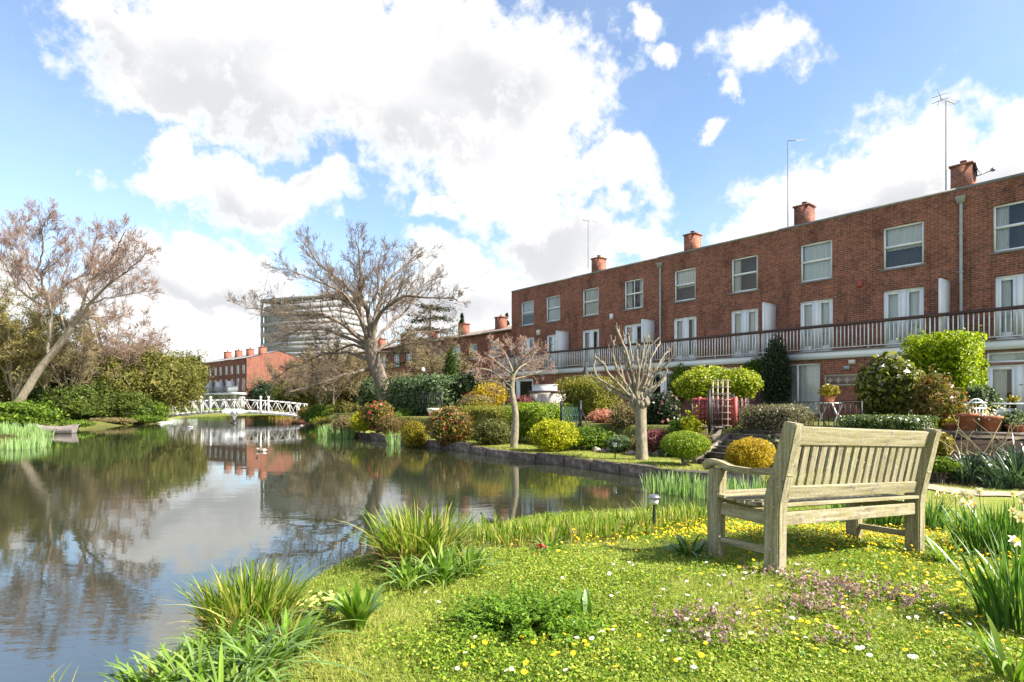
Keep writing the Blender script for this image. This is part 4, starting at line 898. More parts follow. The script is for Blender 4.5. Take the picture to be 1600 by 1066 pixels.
LBRI = G('lime_leaf', (.17, .20, .010), (.34, .36, .015), (.50, .48, .03))
LGRN = G('green_leaf', (.055, .11, .012), (.11, .18, .02), (.19, .26, .035))
LPRV = G('privet_leaf', (.14, .19, .014), (.27, .33, .025), (.42, .45, .05))
LRND = G('fresh_green_leaf', (.10, .16, .012), (.19, .27, .02), (.29, .36, .04))
LOHB = G('olive_lime_leaf', (.13, .135, .02), (.22, .22, .035), (.31, .29, .06))
LDRK = G('dark_leaf', (.012, .025, .010), (.025, .045, .015), (.045, .065, .025), gloss=.25)
LVAR = G('variegated_leaf', (.03, .06, .025), (.08, .13, .06), (.22, .27, .15), (.12, .17, .08))
LOLV = G('olive_leaf', (.075, .075, .018), (.13, .12, .03), (.19, .165, .045))
LFEA = G('feathery_leaf', (.06, .075, .02), (.12, .125, .035), (.18, .17, .06))
LTAN = G('tan_shrub_leaf', (.14, .11, .055), (.22, .18, .09), (.28, .23, .11))
LBRN = G('brown_hedge_leaf', (.11, .075, .03), (.18, .125, .05), (.22, .18, .07))
LPNK = G('pink_leaf', (.42, .15, .13), (.55, .26, .22), (.45, .25, .16))
LHEA = G('heather_leaf', (.12, .035, .045), (.22, .07, .08), (.28, .13, .12))
LGRY = G('grey_green_leaf', (.09, .085, .05), (.15, .14, .085), (.22, .20, .13))
LBOX = G('box_leaf', (.035, .065, .012), (.07, .11, .022), (.16, .20, .06), gloss=.3)
LLAU = G('laurel_leaf', (.05, .07, .012), (.12, .14, .022), (.24, .24, .05), gloss=.35)
LHED = G('bright_conifer_leaf', (.10, .17, .006), (.22, .31, .010), (.38, .45, .02))
LRED = G('reddish_leaf', (.07, .09, .02), (.16, .14, .035), (.27, .10, .04), (.24, .22, .06))
LFOR = G('forsythia', (.42, .28, .012), (.58, .40, .02), (.30, .26, .04))
LIVY = G('ivy_leaf', (.02, .035, .014), (.035, .055, .022), (.06, .08, .035), gloss=.25)
FRED = G('red_petal', (.40, .02, .03), (.50, .05, .05), (.45, .03, .06), trans=.2)
FPNK = G('pink_petal', (.55, .18, .22), (.62, .30, .32), (.50, .12, .18), trans=.3)
FWHT = G('cream_petal', (.75, .70, .55), (.80, .76, .62), (.72, .64, .40), trans=.3)

gshrub('camellia_bush', 'round camellia dotted with red flowers at the water edge', 703, 636, 698, 72, 13.3, LCAM, .085, 5200, 101, flowers=(FRED, 75, .075))
gshrub('golden_shrub', 'golden rounded shrub hanging over the stone edging', 648, 657, 706, 42, 13.7, LYEL, .05, 3200, 102, lumps=.1)
gshrub('clipped_shrub', 'small brown clipped shrub below the leaning trunk', 608, 649, 680, 40, 13.2, LBRN, .06, 2200, 103, lumps=.1)
gshrub('camellia_bush', 'camellia with red blooms at the foot of the leaning trunk', 590, 627, 672, 54, 12.9, LCAM, .10, 3200, 104, flowers=(FRED, 55, .10))
gshrub('lime_shrub', 'bright lime shrub between the tan mound and the red camellia', 566, 644, 675, 38, 13.4, LBRI, .07, 2200, 105, lumps=.1)
gshrub('tan_shrub', 'tan rounded shrub leaning to the water, leftmost of the bank shrubs', 540, 648, 680, 46, 13.5, LTAN, .06, 2400, 106, lumps=.1)
ghedge('variegated_hedge', 'tall clipped variegated hedge right of the leaning trunk', 613, 706, 588, 652, 9.2, .9, LVAR, .13, 6500, 107, lumps=.06)
gshrub('dark_shrub', 'dark evergreen shrub between the cypress and the forsythia', 737, 575, 640, 52, 8.0, LDRK, .09, 3600, 108)
gshrub('forsythia', 'yellow flowering forsythia in front of the end house', 768, 595, 640, 64, 8.6, LFOR, .07, 1800, 109, shell=.3, lumps=.25, core=False)
ghedge('low_hedge', 'low olive clipped hedge behind the round camellia', 722, 802, 634, 668, 11.0, .5, LOHB, .055, 5000, 110, lumps=.05)
gshrub('feathery_shrub', 'feathery green brown shrub left of the cherry trunk', 768, 651, 700, 72, 12.7, LFEA, .06, 4200, 111, shell=.28, lumps=.2)
ghedge('green_hedge', 'square green hedge behind the lime shrub', 806, 876, 629, 690, 10.9, .8, LRND, .055, 7000, 112, lumps=.06)
gshrub('lime_shrub', 'lime yellow shrub on a short trunk on the garden lawn', 865, 655, 706, 78, 12.9, LBRI, .06, 4200, 113, lumps=.14, stem=.05, twig=BARKP)
ghedge('olive_hedge', 'tall olive hedge under the closed dark parasol', 880, 962, 588, 665, 8.6, .7, LOHB, .06, 7500, 114, lumps=.08, box=.7)
gshrub('pink_shrub', 'pink leaved shrub left of the pollard trunk', 945, 639, 664, 52, 10.4, LPNK, .05, 1700, 115)
gshrub('tan_shrub', 'pale tan twiggy shrub right behind the pollard trunk', 982, 627, 685, 66, 10.8, LTAN, .05, 3400, 116, shell=.28)
gshrub('ground_cover_mound', 'low dark green mound on the rockery', 925, 664, 702, 96, 11.6, LGRN, .06, 3200, 117, lumps=.2)
gshrub('ground_cover_mound', 'small pale green cushion at the rockery foot, left of the pollard', 968, 680, 706, 40, 11.8, LVAR, .045, 1500, 118)
gshrub('camellia_bush', 'camellia with pink flowers right of the pollard trunk', 1035, 612, 690, 58, 10.2, LDRK, .075, 3400, 119, flowers=(FPNK, 60, .08))
gshrub('heather', 'dark red heather at the foot of the pink camellia', 1026, 668, 708, 54, 11.7, LHEA, .04, 2600, 120)
gshrub('strap_leaf_shrub', 'fresh green leafy plants below the red fence', 1068, 652, 690, 52, 11.4, LGRN, .09, 1300, 121, aspect=.22)
gshrub('round_bush', 'round clipped green bush on the lawn beside the irises', 1071, 673, 716, 78, 13.2, LRND, .035, 6000, 122, lumps=.05, shell=.08, stem=.035, twig=BARKP)
gshrub('golden_bush', 'golden clipped bush left of the bench back', 1172, 683, 737, 76, 13.0, LGLD, .035, 6000, 123, lumps=.09, shell=.1)
ghedge('grey_hedge', 'grey green clipped hedge above the garden wall', 1162, 1262, 633, 684, 11.0, .55, LGRY, .045, 7000, 124, lumps=.1, box=.6)
gshrub('privet_arch', 'yellow green shrub mass left of the trellis, behind the red fence', 1105, 572, 632, 96, 8.2, LPRV, .075, 4600, 125)
gshrub('privet_arch', 'yellow green shrub crown right of the trellis', 1156, 576, 625, 68, 8.0, LPRV, .075, 3200, 126)
gshrub('wall_ivy', 'green ivy on the house wall left of the privet', 1063, 568, 630, 34, 1.55, LGRN, .09, 1500, 127, depth=.3)
gshrub('wall_ivy', 'green ivy spreading under the balcony beside the dark climber', 1185, 560, 600, 46, 1.45, LGRN, .09, 1600, 128, depth=.25)
gshrub('climber', 'tall dark climber reaching up to the balcony rail', 1211, 530, 655, 48, 1.7, LIVY, .085, 5200, 129, depth=.5, lumps=.22)
ghedge('box_hedge', 'low clipped box hedge behind the bench back', 1316, 1460, 649, 694, 11.0, .45, LBOX, .045, 8000, 130, lumps=.04, box=.8)
gshrub('laurel_bush', 'big glossy laurel left of the tall bright hedge', 1392, 555, 668, 98, 8.6, LLAU, .13, 4200, 131, lumps=.14)
ghedge('conifer_hedge', 'tall bright green conifer hedge rising to the balcony', 1422, 1532, 524, 668, 6.6, .75, LHED, .075, 15000, 132, lumps=.07, box=.8)
gshrub('red_leaf_shrub', 'straggly reddish leaved shrub in front of the tall hedge', 1458, 580, 676, 66, 9.0, LRED, .075, 2000, 133, shell=.3, lumps=.25, core=False)
gshrub('rose_bush', 'straggly rose bush behind the terracotta pots', 1478, 600, 676, 60, 9.8, LRED, .06, 1100, 134, shell=.35, lumps=.25, core=False)
gshrub('white_leaf_shrub', 'pale variegated shrub by the patio door post', 1532, 600, 650, 50, 8.6, LVAR, .09, 900, 135, shell=.3)
gshrub('yellow_leaf_plant', 'low yellowish plant on the soil bank by the bench post', 1467, 676, 716, 40, 11.9, LYEL, .055, 1000, 136, shell=.3)
gshrub('low_plant', 'low dark green plant at the foot of the soil bank', 1470, 715, 738, 50, 12.3, LGRN, .07, 500, 137, shell=.3)
gshrub('patio_shrub', 'green patio plants on the low wall at the right edge', 1585, 640, 690, 46, 10.4, LVAR, .07, 900, 138, shell=.3, core=False)
gshrub('berry_shrub', 'low red tinted bush in front of the end house doors', 815, 618, 640, 46, 8.4, LHEA, .06, 1300, 139)
gshrub('pale_grass_shrub', 'pale grassy shrub between hedge and camellia', 745, 615, 642, 60, 9.6, LTAN, .06, 1500, 140, shell=.3)
gshrub('dark_shrub', 'dark green shrub right of the variegated hedge', 716, 590, 645, 30, 8.4, LDRK, .09, 1800, 141)
for i, (px, q, w, top, mt, lf, asp, lb_) in enumerate([(728, 12.2, 34, 672, LGRN, .06, .5, 'low green plants between the round camellia and the feathery shrub'), (838, 11.6, 40, 676, LFEA, .06, .5, 'loose pale plants under the square green hedge'), (905, 11.9, 30, 676, LVAR, .05, .5, 'pale spotted plants between the lime shrub and the rocks'),
        (950, 11.5, 40, 672, LGRN, .09, .22, 'strappy green leaves on the rockery in front of the pink shrub'), (1000, 11.6, 40, 682, LRED, .05, .5, 'mixed reddish plants behind the pollard trunk foot'), (1046, 11.9, 36, 690, LVAR, .05, .5, 'speckled low plants between heather and round bush'), (1100, 11.9, 30, 668, LTAN, .05, .4, 'dry tan plants beside the steps under the red fence'), (1082, 11.6, 40, 640, LBRI, .07, .5, 'yellow green shoots left of the red fence'),
        (1205, 11.8, 60, 684, LDRK, .06, .5, 'dark low plants at the foot of the wall under the grey hedge'), (1275, 11.7, 60, 668, LOLV, .06, .5, 'olive low plants between grey hedge and box hedge'), (750, 10.2, 40, 620, LYEL, .05, .5, 'yellowish low shrub in front of the forsythia'), (690, 12.3, 36, 650, LGRN, .06, .5, 'green low plants between hedge foot and round camellia'), (640, 12.2, 36, 652, LRED, .06, .5, 'reddish twiggy plant on the grass slope by the golden shrub'), (1345, 11.7, 70, 690, LGRN, .06, .4, 'low green plants in the shade below the box hedge')]):
    p = at(px, q); zt = zat(top, p[1]); zb = min(gz(*p), zt-.18); s_ = p[1]/F; shrub('bed_plant', lb_, p[0], p[1], zb, zt, w*s_/2, w*s_/2.4, mt, lf, 700, 500+i, cat='plant', shell=.4, lumps=.35, aspect=asp, core=False, stem=.01)
def cypress():
    p = at(706, 7.5); gshrub('cypress', 'narrow upright green cypress beside the variegated hedge', 706, 545, 650, 28, 7.5, LCON2, .10, 3600, 150, cat='tree', shell=.2)
cypress()
def bank(name, label, px, top, bot, wpx, d, mat, leaf, n, seed, dy=None, **k):
    x = (px-800)/F*d; s = d/F; rx = wpx*s/2; shrub(name, label, x, d, max(zat(bot, d), .1), zat(top, d), rx, dy or rx*.8, mat, leaf, n, seed, **k)
LOEV = G('olive_evergreen', (.085, .09, .020), (.155, .15, .035), (.24, .21, .06), (.11, .125, .03))
bank('evergreen_tree', 'large olive evergreen over the water left of the bridge', 242, 538, 652, 140, 47.5, LOEV, .17, 9500, 201, cat='tree', shell=.22, lumps=.3)
bank('evergreen_tree', 'tall olive evergreen set behind, left of the large one', 195, 556, 668, 100, 48, LOEV, .16, 7000, 202, cat='tree', shell=.24, lumps=.26, box=.25)
bank('evergreen_tree', 'feathery olive evergreen reaching toward the far houses', 290, 540, 650, 76, 56, LOEV, .15, 4200, 203, cat='tree', shell=.34, lumps=.3)
LMIX = G('bank_leaf', (.05, .085, .014), (.10, .15, .024), (.16, .19, .04), (.07, .09, .03))
bank('rhododendron', 'bright green shrub right above the moored boat', 112, 600, 670, 78, 41, LMIX, .15, 4200, 204, lumps=.36, shell=.28)
bank('rhododendron', 'glossy green shrub behind the left reeds', 36, 628, 680, 100, 33.5, LGRN, .14, 4200, 205, lumps=.36, shell=.28)
bank('rhododendron', 'green shrub between boat and evergreen', 160, 596, 668, 64, 43, LMIX, .14, 3800, 206, lumps=.36, shell=.28)
bank('rhododendron', 'small fresh green shrub beside the left end of the bridge', 240, 626, 664, 46, 45.5, LGRN, .15, 2200, 207, lumps=.3, shell=.25)
bank('rhododendron', 'mid green shrub low under the large olive evergreen', 205, 606, 666, 60, 43.5, LMIX, .14, 3600, 230, lumps=.36, shell=.28)
bank('evergreen_tree', 'drooping olive evergreen in the middle of the left bank', 180, 552, 662, 90, 44.5, LOEV, .16, 6500, 236, cat='tree', shell=.28, lumps=.32)
bank('evergreen_tree', 'olive brown evergreen just right of the leaning trunk', 118, 566, 655, 70, 44.5, LOLV, .14, 4500, 237, cat='tree', shell=.34, lumps=.34)
bank('evergreen_tree', 'broad olive evergreen behind the leaning trunk, left of the others', 130, 560, 660, 120, 50, LOEV, .17, 6500, 234, cat='tree', shell=.28, lumps=.3, box=.2)
bank('evergreen_tree', 'yellowish olive evergreen low between trunk and water', 165, 590, 668, 90, 45, LOLV, .13, 4500, 235, cat='tree', shell=.3, lumps=.3, box=.2)
bank('yew_shrub', 'dark drooping yew under the leaning trunk', 78, 560, 660, 80, 43, LCON2, .16, 5200, 208, lumps=.3, shell=.3)
bank('shadowy_shrub', 'dark shrub in the gap behind the bright left shrubs', 135, 585, 664, 130, 49, LDRK, .16, 4600, 209)
bank('brown_thicket', 'tangled brown thicket between the yew and the evergreens', 125, 545, 640, 80, 46, LTAN, .10, 4200, 231, shell=.4, lumps=.3, core=False)
bank('brown_thicket', 'olive thicket at the left edge under the willow', 12, 540, 650, 110, 42, LOLV, .12, 5200, 232, shell=.4, lumps=.3, core=False)
bank('waterside_shrub', 'low tan scrub at the waterline left of the bridge', 170, 652, 674, 80, 41.5, LTAN, .09, 2200, 210, shell=.35, dy=.8)
bank('waterside_shrub', 'low green scrub along the waterline under the evergreens', 225, 648, 672, 70, 43, LGRN, .1, 2200, 211, shell=.35, dy=.9)
bank('waterside_shrub', 'low green mat of plants beside the boat', 118, 656, 672, 60, 35.5, LGRN, .08, 1800, 212, shell=.35, dy=.7)
bank('waterside_shrub', 'low tangle overhanging the water at the left bridge end', 240, 645, 664, 30, 46.5, LOLV, .1, 1500, 233, shell=.35, dy=.9)
bank('far_hedge', 'far green shrub under the white bridge', 340, 638, 653, 120, 84, LGRN, .2, 2200, 213, shell=.2)
bank('far_hedge', 'far yellowish shrub under the right half of the bridge', 425, 640, 654, 90, 82, LYEL, .2, 1500, 214, shell=.2)
bank('far_hedge', 'dark shrub left of the sunlit gable, beyond the bridge', 412, 595, 650, 60, 80, LDRK, .2, 2600, 215)
bank('far_hedge', 'dark green hedge behind the twigs right of the gable', 470, 590, 655, 100, 62, LOEV, .18, 3600, 216)
bank('far_hedge', 'green shrub seen between twigs left of the leaning trunk', 545, 600, 655, 90, 48, LOLV, .14, 4200, 217)
bank('far_hedge', 'pale green shrub just left of the trunk foot', 585, 585, 650, 60, 44, LVAR, .12, 2800, 218)
bank('bank_shrub', 'dark green bank shrub by the right end of the bridge', 500, 632, 665, 50, 44, LGRN, .12, 2200, 219)
bank('bank_shrub', 'reddish bank shrub next to the bridge end', 482, 635, 660, 34, 47, LRED, .12, 1500, 220)
bank('bank_shrub', 'green bank shrub left of the tan mound', 522, 634, 672, 40, 38, LGRN, .1, 1900, 221)
bank('bank_shrub', 'low olive bank shrub at the waterline below the trunk', 515, 655, 676, 46, 33, LOLV, .08, 1600, 222)
for i, (px, top, bot, w, d, mt, lb_) in enumerate([(502, 650, 668, 34, 40.5, LGRN, 'low green shrub at the waterline right of the bridge'), (488, 648, 664, 26, 45, LTAN, 'low tan shrub at the waterline by the bridge end'), (528, 660, 682, 40, 31.5, LTAN, 'tan tangle at the water left of the tan mound'), (512, 652, 674, 40, 36.5, LYEL, 'yellowish low shrub at the waterline below the tan twigs'), (548, 668, 686, 34, 27.5, LGRN, 'low green plants over the bank corner'), (300, 640, 652, 60, 79, LGRN, 'far low green shrub under the left part of the bridge'), (385, 640, 652, 70, 80, LOLV, 'far low olive shrub under the middle of the bridge'), (455, 640, 654, 50, 84, LGRN, 'far green shrub under the right end of the bridge'), (540, 625, 662, 60, 38, LOLV, 'olive shrub behind the tan mound under the twigs'), (630, 640, 668, 40, 29, LGRN, 'green low shrub at the right side of the trunk foot')]):
    bank('waterside_shrub', lb_, px, top, bot, w, d, mt, .09 if d < 60 else .2, 1500, 240+i, shell=.28, lumps=.22, dy=.9 if d < 60 else 2)
bank('far_tree', 'far brownish tree crown left of the far brick houses', 290, 560, 640, 60, 92, LOLV, .25, 2600, 223, cat='tree', shell=.3)
bank('far_tree', 'far green tree crown behind the left bank', 60, 520, 650, 160, 62, LOEV, .22, 5200, 224, cat='tree', shell=.3)
bank('far_tree', 'far olive tree crown between the bare trees of the left bank', 165, 545, 650, 120, 64, LOLV, .22, 4200, 225, cat='tree', shell=.35)
bank('far_tree', 'olive tree crown beyond the left edge of the view', -60, 520, 650, 160, 55, LOEV, .22, 5200, 226, cat='tree', shell=.3)
bank('far_tree', 'green crown over the hedge in front of the set back houses', 690, 565, 640, 50, 47, LOLV, .13, 2400, 227, cat='tree', shell=.3)

# ================================================================== bridge, fountain, boat, birds
BRW = M('bridge_paint', (.66, .65, .63), (.50, .49, .47), rough=.6, scale=2)
def bridge():
    a = np.array([(262-800)/F*52, 52.]); b = np.array([(475-800)/F*51, 51.]); L = np.linalg.norm(b-a); rz = math.atan2(b[1]-a[1], b[0]-a[0])
    t = thing('footbridge', 'white arched footbridge with lattice railings across the water', 'bridge', (a[0], a[1], 0), rz)
    zd = lambda x: .44+.38*(1-(2*x/L-1)**2); n = 24; xs = np.linspace(0, L, n+1)
    dk = MB()
    for i in range(n):
        x0, x1 = xs[i], xs[i+1]; v = [(x, y, zd(x)+dz) for x in (x0, x1) for y in (-.65, .65) for dz in (-.12, 0)]
        dk.addq(v, [(0,1,3,2),(4,6,7,5),(0,4,5,1),(2,3,7,6),(0,2,6,4),(1,5,7,3)])
    dk.build('deck', BRW, t)
    for y in (-.68, .68):
        r = MB(); h = 1.0
        for i in range(n):
            for dz, w in ((h, .07), (.08, .055)): r.bar((xs[i], y, zd(xs[i])+dz), (xs[i+1]+.01, y, zd(xs[i+1])+dz), w)
        m = 26; xl = np.linspace(0, L, m+1)
        for i in range(m):
            p0 = (xl[i], y, zd(xl[i])+(.1 if i % 2 else h-.04)); p1 = (xl[i+1], y, zd(xl[i+1])+(h-.04 if i % 2 else .1)); r.bar(p0, p1, .028)
            if i % 6 == 0: r.bar((xl[i], y+.003, zd(xl[i])+.08), (xl[i], y+.003, zd(xl[i])+h), .05)
        r.bar((L, y+.003, zd(L)), (L-.3, y+.003, zd(L)+h), .07)
        r.build('lattice_railing', BRW, t)
        for x in (L*.285, L*.715):
            p = MB(); p.box(x-.06, x+.06, y-.06, y+.06, zd(x), zd(x)+1.12); p.lathe([(0, 0), (.05, 0), (.04, .05), (.11, .12), (.12, .17), (.08, .25), (0, .28)], 10, (x, y, zd(x)+1.12)); p.build('newel_post', BRW, t)
bridge()
def fountain():
    x, y = (366-800)/F*46.5, 46.5; t = thing('fountain', 'small water jet fountain in front of the white bridge', 'fountain', (x, y, 0)); r = np.random.default_rng(8)
    b = MB(); b.lathe([(.0, -.1), (.28, -.1), (.28, .06), (.12, .10), (.07, .22), (0, .22)], 14); b.build('nozzle', DARKMET, t)
    m = MB(); n = 900
    a = r.uniform(0, 6.28, n); v = r.uniform(.15, 1, n)**.7; out = v*1.05; T = np.linspace(0, 1, 7)
    up = r.uniform(.95, 1.4, n)
    P = np.stack([np.stack([np.cos(a)*out*k, np.sin(a)*out*k, .2+up*(2.4*k-2.0*k*k)*r.uniform(.98, 1.02, n)*.9], 1) for k in T], 1); P[:, :, 2] = np.maximum(P[:, :, 2], .01)
    s = r.integers(0, 4, n); P = np.stack([P[np.arange(n), s+i] for i in range(3)], 1)
    m.tubes(P, np.full((n, 3), .02), 3)
    w, nt, N, L, o = nodes('spray'); d = N.new('ShaderNodeBsdfDiffuse'); d.inputs[0].default_value = (.85, .87, .88, 1); tr = N.new('ShaderNodeBsdfTransparent'); x_ = N.new('ShaderNodeMixShader'); x_.inputs[0].default_value = .42; L.new(tr.outputs[0], x_.inputs[1]); L.new(d.outputs[0], x_.inputs[2]); L.new(x_.outputs[0], o.inputs[0])
    m.build('spray', w, t)
fountain()
def boat():
    d = 31.0; x = (84-800)/F*d; t = thing('rowing_boat', 'small grey brown punt moored by the left reeds', 'boat', (x, d, 0), R(8))
    st = []; n = 12
    for i in range(n+1):
        u = i/n; w = .48*(math.sin(math.pi*min(1, .30+.55*u))**.6); st.append((-1.05+2.1*u, w, .12*(1-2*u)**2))
    h = MB(); V = []
    for x_, w, sh in st:
        V += [(x_, -w, .34+sh), (x_*.92, -w*.75, .02), (x_*.92, w*.75, .02), (x_, w, .34+sh), (x_, w-.04, .34+sh), (x_*.9, w*.7-.03, .08), (x_*.9, -w*.7+.03, .08), (x_, -w+.04, .34+sh)]
    h.addq(V, [(i*8+j, i*8+(j+1) % 8, (i+1)*8+(j+1) % 8, (i+1)*8+j) for i in range(n) for j in range(8)]); e = n*8
    for b in (0, e): h.addq([V[b+k] for k in range(8)], [(0, 1, 2, 3), (4, 5, 6, 7)]); h.addq([V[b+k] for k in (0, 1, 6, 7)], [(0, 1, 2, 3)]); h.addq([V[b+k] for k in (3, 2, 5, 4)], [(0, 1, 2, 3)])
    h.build('hull', M('weathered_hull', (.13, .11, .10), (.20, .175, .16), scale=3), t)
    for x_ in (-.5, .3): s = MB(); s.box(x_-.1, x_+.1, -.42, .42, .25, .28); s.build('thwart', M('boat_wood', (.22, .17, .13), (.28, .22, .17)), t)
boat()
def bird(px, d, rz, sz, label, cols, name='duck', neck=1.0):
    x = (px-800)/F*d; t = thing(name, label, name, (x, d, 0), rz); m = MB()
    def loft(st, k=12):
        V = [(cx, w*math.cos(a), cz+h*math.sin(a)) for cx, cz, w, h, _ in st for a in np.arange(k)*2*np.pi/k]
        for i in range(len(st)-1): m.addq([V[i*k+j] for j in range(k)]+[V[(i+1)*k+j] for j in range(k)], [(j, (j+1) % k, k+(j+1) % k, k+j) for j in range(k)], st[i][4])
    s = sz
    loft([(-.62*s, .16*s, .01*s, .01*s, 2), (-.5*s, .12*s, .08*s, .04*s, 2), (-.35*s, .08*s, .17*s, .12*s, 0), (-.1*s, .06*s, .22*s, .17*s, 0), (.15*s, .06*s, .20*s, .16*s, 1), (.32*s, .10*s, .12*s, .12*s, 1), (.38*s, .2*s, .07*s, .07*s, 3), (.37*s, (.2+.12*neck)*s, .05*s, .05*s, 3),
          (.37*s, (.2+.24*neck)*s, .05*s, .05*s, 3), (.40*s, (.27+.24*neck)*s, .07*s, .065*s, 3), (.48*s, (.26+.24*neck)*s, .05*s, .045*s, 4), (.54*s, (.24+.24*neck)*s, .035*s, .015*s, 4), (.60*s, (.24+.24*neck)*s, .01*s, .006*s, 4)])
    m.build('body', [M(f'plumage_{name}', c, rough=.8, scale=20) if isinstance(c, tuple) else c for c in cols], t, smooth=True)
bird(408, 19.6, R(160), .42, 'brown bodied goose with black neck swimming in mid water', [(.22, .16, .11), (.45, .38, .30), (.7, .7, .68), (.015, .015, .015), (.02, .02, .02)], 'goose', 1.3)
bird(298, 38, R(10), .42, 'white duck swimming near the left end of the bridge', [(.75, .74, .70), (.78, .77, .74), (.72, .72, .7), (.75, .75, .72), (.5, .25, .04)], 'duck', .8)
bird(762, 8.0, R(150), .24, 'small dark waterbird beyond the big grass tuft', [(.03, .03, .035), (.035, .035, .04), (.03, .03, .03), (.02, .02, .02), (.4, .35, .3)], 'moorhen', .7)

# ================================================================== garden furniture and walls
def gwall(px0, px1, q, z0, z1, th, label, mat=WALLST, name='retaining_wall'):
    a, b = at(px0, q), at(px1, q); L = np.linalg.norm(b-a); t = thing(name, label, 'wall', (a[0], a[1], 0), math.atan2(b[1]-a[1], b[0]-a[0]))
    w = MB(); w.box(0, L, 0, th, z0, z1-.06); w.build('wall', mat, t); c = MB(); c.box(-.02, L+.02, -.04, th+.03, z1-.06+.002, z1); c.build('coping', STONE, t); return t
gwall(1050, 1124, 11.25, 0, 1.0, .25, 'low stone garden wall under the red fence')
gwall(1164, 1316, 11.45, 0, .96, .25, 'low stone garden wall under the grey hedge')
gwall(1452, 1620, 11.0, .2, 1.06, .3, 'low stone wall carrying the terracotta pots')
def steps():
    p = at(1128, 12.75); t = thing('garden_steps', 'short flight of worn stone steps up to the patio', 'steps', (p[0], p[1], .18), HR)
    for i in range(5):
        m = MB(); m.box(-.55+.02*i, .55-.02*i, .30*i, 2.2, .135*i, .135*(i+1)-.035); m.build('riser', WALLST, t)
        k = MB(); k.box(-.58+.02*i, .58-.02*i, .30*i-.03, .30*(i+1)+.0 if i < 4 else 2.3, .135*(i+1)-.034, .135*(i+1)); k.build('tread', STONE, t)
    for s in (-1, 1):
        m = MB(); v = [(s*.60, -.05, 0), (s*.60, 1.5, 0), (s*.60, 1.5, .72), (s*.60, -.05, .14)]; v += [(x+s*.12, y, z) for x, y, z in v]
        m.addq(v, [(0,1,2,3),(7,6,5,4),(0,4,5,1),(1,5,6,2),(2,6,7,3),(3,7,4,0)]); m.build('cheek_wall', WALLST, t)
steps()
def railings(px0, px1, q, z0, h, label, bend=0):
    a, b = at(px0, q), at(px1, q); L = np.linalg.norm(b-a); t = thing('garden_railing', label, 'railing', (a[0], a[1], z0), math.atan2(b[1]-a[1], b[0]-a[0]))
    m = MB(); n = int(L/.115)
    for i in range(n+1): x = L*i/n; m.box(x-.007, x+.007, -.007, .007, .05, h)
    m.build('bars', DARKMET, t); r = MB(); r.box(0, L, -.02, .02, h, h+.02); r.box(0, L, -.012, .012, .04, .06); r.build('rails', DARKMET, t)
    p = MB()
    for x in np.linspace(0, L, max(2, int(L/1.8)+1)): p.box(x-.018, x+.018, -.018, .018, -.05, h+.04)
    p.build('posts', DARKMET, t)
railings(1081, 1122, 11.2, 1.0, .62, 'black iron railing in front of the red fence')
railings(1140, 1168, 10.6, .86, .85, 'black iron railing behind the golden bush')
railings(1170, 1346, 10.2, .98, .62, 'long black iron railing behind the grey hedge')
def gate():
    p = at(1137, 11.3); t = thing('garden_gate', 'open black iron gate at the top of the steps', 'gate', (p[0]-.38, p[1]+.2, .84), HR+R(75)); m = MB()
    for i in range(8): m.box(.04+i*.1, .055+i*.1, -.008, .008, .06, .95)
    m.build('bars', DARKMET, t); r = MB(); r.box(0, .78, -.015, .015, .93, .96); r.box(0, .78, -.015, .015, .05, .08); r.box(-.03, .02, -.025, .025, -.05, 1.08); r.box(.76, .8, -.02, .02, .03, .98); r.build('frame', DARKMET, t)
gate()
def red_fence():
    p, b = at(1081, 10.9), at(1150, 10.9); L = np.linalg.norm(b-p); t = thing('red_fence', 'red painted wooden fence panels beside the steps', 'fence', (p[0], p[1], 1.0), math.atan2(b[1]-p[1], b[0]-p[0]))
    z1 = zat(622, (p[1]+b[1])/2)-1.0; n = 5
    for i in range(n):
        x0, x1 = L*i/n, L*(i+1)/n-.04; m = MB(); k = 5
        for j in range(k): a, c = x0+(x1-x0)*j/k, x0+(x1-x0)*(j+1)/k-.008; m.box(a, c, 0, .02, .02, z1)
        for zz in (.2, z1*.4, z1*.62, z1*.82, z1-.06): m.box(x0, x1, -.025, -.001, zz, zz+.04)
        m.build('panel', REDF, t); q = MB(); q.box(x1, x1+.05, -.03, .05, 0, z1+.03); q.build('post', REDF, t)
red_fence()
def trellis(px0, px1, top, bot, q, mat, label, step=.17, w=.028):
    a, b = at(px0, q), at(px1, q); L = np.linalg.norm(b-a); z0, z1 = zat(bot, a[1]), zat(top, a[1]); t = thing('trellis', label, 'trellis', (a[0], a[1], z0), math.atan2(b[1]-a[1], b[0]-a[0])); h = z1-z0
    m = MB()
    for x in np.arange(w/2, L, step): m.box(x-w/2, x+w/2, -.012, .012, 0, h)
    m.build('uprights', mat, t); m = MB()
    for z in np.arange(.05, h, step*1.15): m.box(0, L, -.026, -.013, z, z+w)
    m.build('crossbars', mat, t)
trellis(1113, 1142, 594, 678, 11.05, M('trellis_wood', (.50, .40, .31), (.40, .31, .24)), 'cream wooden trellis between the yellow green shrubs', .14, .024)
trellis(1146, 1168, 622, 662, 10.3, M('faded_red_wood', (.38, .2, .16), (.3, .15, .12)), 'faded red lattice right of the cream trellis', .11, .025)
